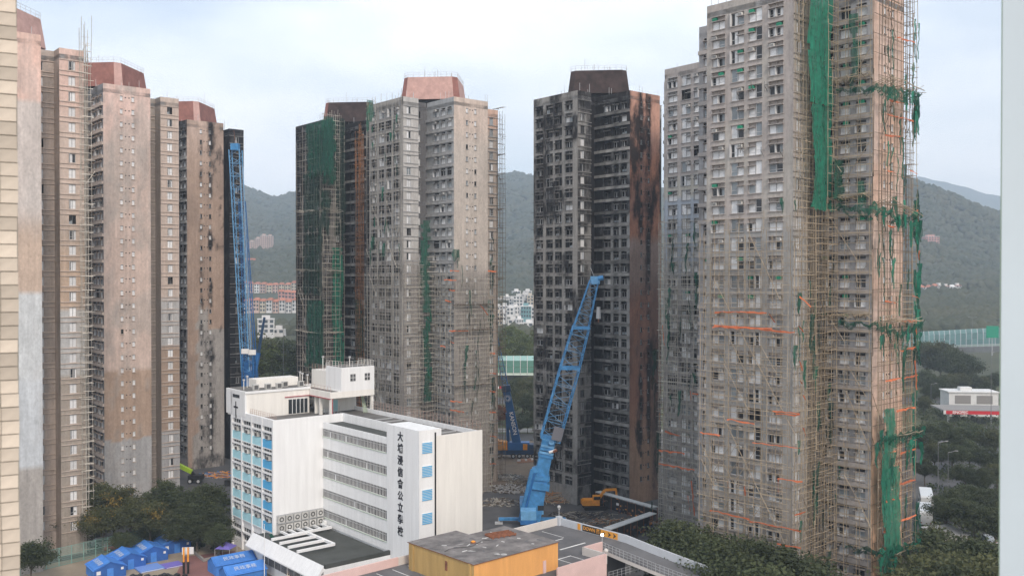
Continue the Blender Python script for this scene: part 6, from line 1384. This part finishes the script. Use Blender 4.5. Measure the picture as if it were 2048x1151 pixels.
def sack(label, px, py, n, seed):
    r = random.Random(seed); o = onz(px, py)
    for k in range(n):
        v = iv * (1 + np.random.RandomState(seed * 9 + k).uniform(-.22, .22, (len(iv), 1))) * np.array([.55, .5, .45]); v[:, 2] += .4
        me = bpy.data.meshes.new('black_bag'); me.from_pydata(v.tolist(), [], if_.tolist()); me.materials.append(MATS['bag_black']); me.update()
        link('black_bag', me, None, o + Vector((r.uniform(-2.2, 2.2), r.uniform(-.7, .7), 0)), r.uniform(0, 3), label, 'bag', 'black bags on the playground')
sack('black bag heaped on the playground in front of the tents', 290, 1158, 7, 3); sack('black bag heaped beside the basketball hoop', 345, 1156, 9, 5)
# planter kerb, path and parked vehicles
kp = thing('planter_kerb', 'pale kerb round the planted bed behind the basketball hoop', 'kerb'); pts = [onz(378, 1098), onz(408, 1122), onz(432, 1116), onz(446, 1096)]
mb = MB(); mb.strip([p + Vector((0, 0, .5)) for p in pts], .5, .3, 'pavement'); part('edge', mb, kp)
wp = thing('handrail', 'slanting white handrail under the yellow-flowering trees', 'railing', onz(205, 1075)); d = onz(248, 1095) - onz(205, 1075)
mb = MB(); mb.bar(Vector((0, 0, 3.0)), d + Vector((0, 0, 1.0)), .09, 'white_paint', 6); part('rail', mb, wp)
for t in (.05, .5, .95): mb = MB(); c_ = d * t; mb.bar((c_.x, c_.y, 0), (c_.x, c_.y, 3.0 - 2 * t), .06, 'white_paint'); part('post', mb, wp)
mat('van_white', (0.6, 0.62, 0.63), 0.35, spec=0.5); mat('car_silver', (0.35, 0.36, 0.37), 0.3, spec=0.5); mat('car_red', (0.25, 0.05, 0.03), 0.35, spec=0.5); mat('tail', (0.3, 0.02, 0.02), 0.4)
def car(label, px, py, rz, m, L=4.4, H=1.45, bus=False, group='parked vehicles on the ground'):
    T = thing('coach' if bus else 'parked_car', label, 'coach' if bus else 'car', onz(px, py), rz, group); W = 2.5 if bus else 1.75; mb = MB()
    if bus:
        prof = [(-L / 2, .5), (L / 2, .5), (L / 2, 1.6), (L / 2 - .35, H - .25), (L / 2 - .7, H), (-L / 2 + .3, H), (-L / 2, H - .3)]
    else: prof = [(-L / 2, .35), (L / 2, .35), (L / 2, .75), (L / 2 - .9, .92), (L / 2 - 1.55, H), (-L / 2 + .9, H), (-L / 2 + .15, .95), (-L / 2, .85)]
    b0 = len(mb.v); n = len(prof)
    for y, k_ in ((-W / 2, 1), (W / 2, 1)): mb.v += [(x, y * (.9 if z > 1.2 and not bus else 1), z) for x, z in prof]
    k_ = mb.mi(m); mb.f += [tuple(range(n)), tuple(range(n, 2 * n))[::-1]]; mb.m += [k_, k_]
    for i in range(n): j = (i + 1) % n; mb.f.append((i, n + i, n + j, j)); mb.m.append(k_)
    part('body', mb, T)
    for s in (-1, 1):
        mb = MB(); y = s * W / 2 * (1.003 if bus else .965)
        if bus: mb.box(-L / 2 + .5, L / 2 - .9, y - .02, y + .02, 1.7, H - .5, 'glass_dark')
        else: mb.prism([(-L / 2 + .6, y - .02), (L / 2 - 1.5, y - .02), (L / 2 - 1.5, y + .02), (-L / 2 + .6, y + .02)], .95, H - .12, 'glass_dark')
        part('side_window', mb, T)
        for x in (-L * .3, L * .3): mb = MB(); mb.tube([(x, s * (W / 2 - .22), .36), (x, s * (W / 2 + .03), .36)], .36 if not bus else .48, 'black', 12); wl_ = part('wheel', mb, T); m2 = MB(); m2.tube([(x, s * (W / 2 + .03), .36), (x, s * (W / 2 + .045), .36)], .2, 'steel', 8); part('rim', m2, wl_)
        mb = MB(); mb.box(-L / 2 - .02, -L / 2 + .05, s * W * .36 - .15, s * W * .36 + .15, .75, .95, 'tail'); part('tail_light', mb, T)
    mb = MB()
    if bus: mb.face([(L / 2 + .01, -W / 2 + .15, 1.6), (L / 2 + .01, W / 2 - .15, 1.6), (L / 2 - .33, W / 2 - .15, H - .3), (L / 2 - .33, -W / 2 + .15, H - .3)], 'glass_dark')
    else: mb.face([(L / 2 - .92, -W / 2 + .2, .95), (L / 2 - .92, W / 2 - .2, .95), (L / 2 - 1.5, W / 2 - .25, H - .04), (L / 2 - 1.5, -W / 2 + .25, H - .04)], 'glass_dark')
    part('windscreen', mb, T); return T
car('white coach behind the right edge of the nearest tower', 1852, 1012, 1.2, 'van_white', 10.5, 3.3, True)
car('second white coach parked nearer the foot of the nearest tower', 1850, 1042, 1.2, 'van_white', 9.5, 3.1, True)
car('silver car half hidden under the yellow-flowering trees', 208, 1090, .5, 'car_silver'); car('dark red car beside the silver car under the trees', 232, 1098, .6, 'car_red'); car('white car under the trees by the second tower', 188, 1030, .5, 'van_white')
car('white car on the service road at the far right', 1978, 1085, 1.4, 'van_white')
sh = thing('shed', 'grey corrugated shed roof among the trees at the lower right', 'shed', onz(1890, 1095), .3)
mb = MB(); mb.box(-3, 3, -2.5, 2.5, 0, 2.8, 'conc_pale'); part('wall', mb, sh)
mb = MB()
for k in range(20): x = -3.2 + k * .32; mb.prism([(x, -2.8), (x + .3, -2.8), (x + .3, 2.8), (x, 2.8)], 2.9, [3.0, 3.0, 3.5, 3.5], 'conc_grey')
part('roof', mb, sh)
# red and white road barriers beyond the soil yard
for k in range(9):
    o = onz(984 + k * 5.5, 778 - k * .6); T = thing('road_barrier', 'red and white plastic road barrier beyond the soil yard', 'barrier', o, .1, 'red and white road barriers')
    mb = MB(); mb.box(-.55, .55, -.25, .25, 0, .55, 'station_red' if k % 2 else 'text_white'); part('base', mb, T); mb = MB(); mb.box(-.5, .5, -.12, .12, .55, 1.1, 'station_red' if k % 2 else 'text_white'); part('top', mb, T)
# ================================================================ trees
def crown_mesh(seed, n_cl, per, leaf, rx, rz, m, m_b=None, fb=0.0, low=.35):
    rs = np.random.RandomState(seed); V = []; 
    c = rs.normal(size=(n_cl, 3)); c /= np.linalg.norm(c, axis=1)[:, None]; c *= (rs.rand(n_cl, 1) ** .45); c[:, 0] *= rx; c[:, 1] *= rx; c[:, 2] = c[:, 2] * rz * np.where(c[:, 2] < 0, low / .5, 1)
    cr = rs.uniform(.09, .20, n_cl) * rx
    P = np.repeat(c, per, 0) + rs.normal(size=(n_cl * per, 3)) * np.repeat(cr, per)[:, None] * np.array([1, 1, .62])
    n = len(P); a = rs.normal(size=(n, 3)); a[:, 2] *= .6; a /= np.linalg.norm(a, axis=1)[:, None]; b = np.cross(a, rs.normal(size=(n, 3))); b /= np.linalg.norm(b, axis=1)[:, None]
    s = leaf * rs.uniform(.6, 1.4, (n, 1)); a = a * s; b = b * s * .6
    V = np.stack([P - a, P + b, P + a, P - b], 1).reshape(-1, 3); F = np.arange(n * 4).reshape(-1, 4)
    me = bpy.data.meshes.new('crown'); me.vertices.add(len(V)); me.vertices.foreach_set('co', V.reshape(-1)); me.loops.add(n * 4); me.loops.foreach_set('vertex_index', F.reshape(-1).astype(np.int32)); me.polygons.add(n); me.polygons.foreach_set('loop_start', np.arange(0, n * 4, 4, dtype=np.int32)); me.update(calc_edges=True)
    me.materials.append(MATS[m])
    if m_b:
        me.materials.append(MATS[m_b]); pc = rs.rand(n_cl) < fb; top = c[:, 2] > -.1 * rz; fl = np.repeat(pc & top, per) & (rs.rand(n) < .85); me.polygons.foreach_set('material_index', fl.astype(np.int32))
    return me, c
def trunk_mesh(seed, h, c, rz_c, limbs=7):
    r = random.Random(seed); mb = MB(); top = Vector((r.uniform(-.3, .3), r.uniform(-.3, .3), h)); mb.tube([(0, 0, 0), (r.uniform(-.15, .15), r.uniform(-.15, .15), h * .5), top], .22, 'bark', 7, .13)
    for k in range(limbs):
        q_ = Vector(c[k % len(c)]) * .85 + Vector((0, 0, h + rz_c)); st = top * r.uniform(.7, 1.0); mid = st.lerp(q_, .5) + Vector((r.uniform(-.4, .4), r.uniform(-.4, .4), r.uniform(0, .6))); mb.tube([st, mid, q_], .1, 'bark', 5, .025)
    return mb.mesh('trunk')
KINDS = {}
for kind, (m, mbm, fb, rx, rz_, h) in {'dark': ('leaf', None, 0, 3.6, 3.2, 3.4), 'dark2': ('leaf', None, 0, 4.2, 2.8, 3.8), 'flower': ('leaf_yellow', 'leaf_blossom', .15, 4.4, 2.6, 4.6), 'pale': ('leaf_pale', None, 0, 3.6, 4.4, 3.2), 'mid': ('leaf_yellow', None, 0, 3.8, 3.3, 3.2)}.items():
    KINDS[kind] = []
    for v in range(2):
        me, c = crown_mesh(len(kind) * 10 + v + 3, 110, 110, .17, rx, rz_, m, mbm, fb); KINDS[kind].append((me, trunk_mesh(v + 5, h, c, rz_ * .8), h + rz_ * .8, h + rz_ * .8 + max(v_.co.z for v_ in me.vertices) * .94))
rt = random.Random(31); NT = 0
def tree(kind, p, height, label, group):
    global NT
    me, tr, hc, tot = KINDS[kind][NT % 2]; NT += 1; s = height / tot
    T = thing('tree', label, 'tree', p, rt.uniform(0, 6.28), group); T.scale = (s * rt.uniform(.92, 1.1), s * rt.uniform(.92, 1.1), s)
    link('crown', me, T, (0, 0, hc)); link('trunk', tr, T); return T
def tree_px(kind, px, top_py, Y, height, label, group):
    p = at(px, top_py, Y); h = p.z; return tree(kind, Vector((p.x, p.y, 0)), h if height is None else height, label, group)
L = 'yellow-flowering tree in front of the second tower, by the green fence'; G = 'yellow-flowering trees'
for (px, py, Y) in ((185, 955, 176), (228, 968, 174), (262, 985, 172), (300, 1000, 170), (150, 1010, 172), (205, 1010, 168)): tree_px('flower', px, py, Y, None, L, G)
L = 'dark leafy tree between the brown tower yard and the blue tents'; G = 'dark trees behind the tents'
for (px, py, Y) in ((330, 958, 184), (408, 962, 182), (372, 1005, 172), (425, 1010, 172), (395, 1030, 168), (350, 1040, 170), (440, 1045, 166), (300, 1035, 172)): tree_px('dark', px, py, Y, None, L, G)
tree_px('dark2', 62, 1075, 150, None, 'dense dark bush against the foot of the tallest tower, beside the tiled wall', None)
tree_px('dark2', 245, 1062, 166, None, 'low dark bush behind the blue tent row', None)
tree_px('dark', 335, 955, 214, None, 'dark tree at the foot of the second tower near the yard road', None)
L = 'dark tree before the nearest scaffolded tower, beyond the car park ramp'; G = 'dark trees before the nearest tower'
for (px, py, Y) in ((1362, 1032, 139), (1340, 1060, 140), (1392, 1052, 136), (1425, 1070, 134), (1458, 1072, 131), (1492, 1078, 128), (1525, 1086, 125), (1560, 1088, 122), (1595, 1100, 119), (1440, 1100, 128), (1475, 1108, 124), (1510, 1112, 120), (1545, 1118, 117), (1585, 1124, 113), (1405, 1088, 132), (1620, 1122, 115)): tree_px(rt.choice(('dark', 'dark2', 'dark')), px, py, Y, None, L, G)
L = 'leafy tree between the nearest tower and the pale wall'; G = 'trees at the lower right'
for (px, py, Y) in ((1868, 1110, 116), (1890, 1088, 122), (1918, 1062, 130), (1950, 1075, 128), (1985, 1100, 120), (1900, 1120, 110), (1945, 1120, 108), (1985, 1140, 104), (1870, 1050, 150), (1835, 1128, 112)): tree_px(rt.choice(('mid', 'dark2')), px, py, Y, None, L, G)
L = 'dark broad tree right of the nearest tower, below the petrol station'; G = 'trees below the petrol station'
for (px, py, Y) in ((1860, 845, 262), (1890, 840, 268), (1920, 850, 258), (1950, 845, 262), (1985, 855, 256), (1870, 880, 240), (1905, 885, 236), (1940, 880, 240), (1975, 890, 234), (1850, 915, 225), (1930, 925, 215), (1965, 935, 212), (1995, 925, 215), (1945, 965, 195), (1910, 975, 186), (1980, 975, 190), (1895, 990, 178), (1950, 1000, 172), (1990, 1010, 170), (1845, 860, 255)): tree_px(rt.choice(('dark', 'dark2', 'mid')), px, py, Y, None, L, G)
L = 'rounded tree below the flyover at the right'; G = 'trees below the flyover'
for (px, py, Y) in ((1855, 680, 440), (1880, 676, 430), (1905, 690, 420), (1925, 705, 410), (1850, 735, 395), (1870, 748, 385), (1895, 745, 390), (1920, 742, 395), (1945, 745, 400), (1965, 748, 398), (1990, 742, 400), (1862, 765, 360), (1848, 790, 340), (1975, 760, 380)): tree_px(rt.choice(('dark2', 'mid', 'dark')), px, py, Y, None, L, G)
L = 'tree of the belt past the blue lattice crane'; G = 'tree belt past the blue crane'
for k in range(26): px = rt.uniform(488, 600); tree_px(rt.choice(('mid', 'dark2', 'pale', 'mid')), px, rt.uniform(668, 735), rt.uniform(330, 470), None, L, G)
for k in range(10): tree_px(rt.choice(('mid', 'dark2')), rt.uniform(500, 600), rt.uniform(740, 775), rt.uniform(280, 330), None, L, G)
L = 'pale green tall tree behind the noise barrier between the middle towers'; G = 'pale trees behind the noise barrier'
for (px, py, Y) in ((1008, 662, 470), (1022, 652, 465), (1036, 655, 475), (1050, 668, 460), (1062, 672, 470), (996, 680, 480), (1015, 676, 450), (1045, 685, 450), (985, 690, 470), (1070, 660, 480)): tree_px('pale', px, py, Y, None, L, G)
L = 'bushy tree between the noise barrier and the soil yard'; G = 'trees before the noise barrier'
for (px, py, Y) in ((1035, 752, 385), (1050, 756, 370), (1062, 750, 380), (1028, 772, 350), (1045, 778, 340), (1060, 785, 330), (1055, 830, 300), (1040, 838, 298), (1066, 820, 305), (1025, 842, 296), (1072, 790, 330)): tree_px(rt.choice(('dark', 'mid')), px, py, Y, None, L, G)
mat('leaf_rust', (0.16, 0.055, 0.03), 0.8, 0.4, 0.4, trans=.2)
me, c = crown_mesh(77, 60, 60, .3, 3.2, 2.2, 'leaf_rust'); KINDS['rust'] = [(me, trunk_mesh(3, 1.6, c, 1.6), 1.6 + 1.6, 5.0)] * 2
for (px, py) in ((1000, 815), (1012, 822), (990, 828)): tree_px('rust', px, py, 320, None, 'rust-brown shrub beside the rear crane boom', 'rust-brown shrubs')
# low ground cover between the trees
rs = np.random.RandomState(8); CC = []; RR = []
def cover(x0, x1, y0, y1, n, ra):
    for k in range(n):
        p = onz(rs.uniform(x0, x1), rs.uniform(y0, y1)); r_ = rs.uniform(*ra); CC.append((p.x, p.y, r_ * .3)); RR.append(r_)
cover(1842, 2005, 790, 900, 160, (1.0, 2.4)); cover(1842, 2005, 900, 1190, 140, (.6, 1.6)); cover(485, 600, 700, 800, 160, (1.5, 3)); cover(1020, 1075, 770, 860, 60, (.8, 1.6)); cover(330, 455, 1000, 1100, 70, (.5, 1.1)); cover(1330, 1760, 1120, 1230, 160, (.5, 1.2)); cover(130, 330, 1010, 1095, 60, (.4, .9))
V_ = []; n_ = 0
rs2 = np.random.RandomState(12); PP = []
for c_, r_ in zip(CC, RR):
    k = 46; PP.append(np.array(c_)[None] + rs2.normal(size=(k, 3)) * r_ * np.array([.55, .55, .38]) + np.array([0, 0, r_ * .35]))
PP = np.concatenate(PP); n = len(PP); a = rs2.normal(size=(n, 3)); a /= np.linalg.norm(a, axis=1)[:, None]; b = np.cross(a, rs2.normal(size=(n, 3))); b /= np.linalg.norm(b, axis=1)[:, None]; a *= .34; b *= .22; PP[:, 2] = np.maximum(PP[:, 2], .05)
V = np.stack([PP - a, PP + b, PP + a, PP - b], 1).reshape(-1, 3); F = np.arange(n * 4)
me = bpy.data.meshes.new('undergrowth'); me.vertices.add(len(V)); me.vertices.foreach_set('co', V.reshape(-1)); me.loops.add(n * 4); me.loops.foreach_set('vertex_index', F.astype(np.int32)); me.polygons.add(n); me.polygons.foreach_set('loop_start', np.arange(0, n * 4, 4, dtype=np.int32)); me.update(calc_edges=True); me.materials.append(MATS['leaf'])
link('undergrowth', me, kind='stuff')
# ================================================================ the air
hz = bpy.data.materials.new('haze'); hz.use_nodes = True; t = hz.node_tree; t.nodes.clear()
pv = N(t, 'ShaderNodeVolumePrincipled'); pv.inputs['Color'].default_value = (0.69, 0.83, 1.0, 1); pv.inputs['Density'].default_value = 0.00024; pv.inputs['Anisotropy'].default_value = 0.1
o_ = N(t, 'ShaderNodeOutputMaterial'); t.links.new(pv.outputs[0], o_.inputs['Volume']); MATS['haze'] = hz
mb = MB(); mb.box(-3000, 3000, -300, 5300, -30, 600, 'haze'); link('haze', mb.mesh('haze'), kind='stuff')

# ================================================================ labels: single out look-alikes by their order from the left
from collections import defaultdict
bpy.context.view_layer.update()
grp = defaultdict(list)
for o in COL.objects:
    if o.parent is None and o.get('label'): grp[o['label']].append(o)
ONES = 'first second third fourth fifth sixth seventh eighth ninth'.split()
ORD = ONES + 'tenth eleventh twelfth thirteenth fourteenth fifteenth sixteenth seventeenth eighteenth nineteenth'.split()
for tens, th in (('twenty', 'twentieth'), ('thirty', 'thirtieth'), ('forty', 'fortieth'), ('fifty', 'fiftieth')): ORD += [th] + [tens + '-' + x for x in ONES]
for lab, os_ in grp.items():
    if 1 < len(os_) <= len(ORD) and len(lab.split()) <= 13:
        os_.sort(key=lambda o: o.location.x / o.location.y)
        for k, o in enumerate(os_): o['label'] = lab + ', ' + ORD[k] + ' from left'
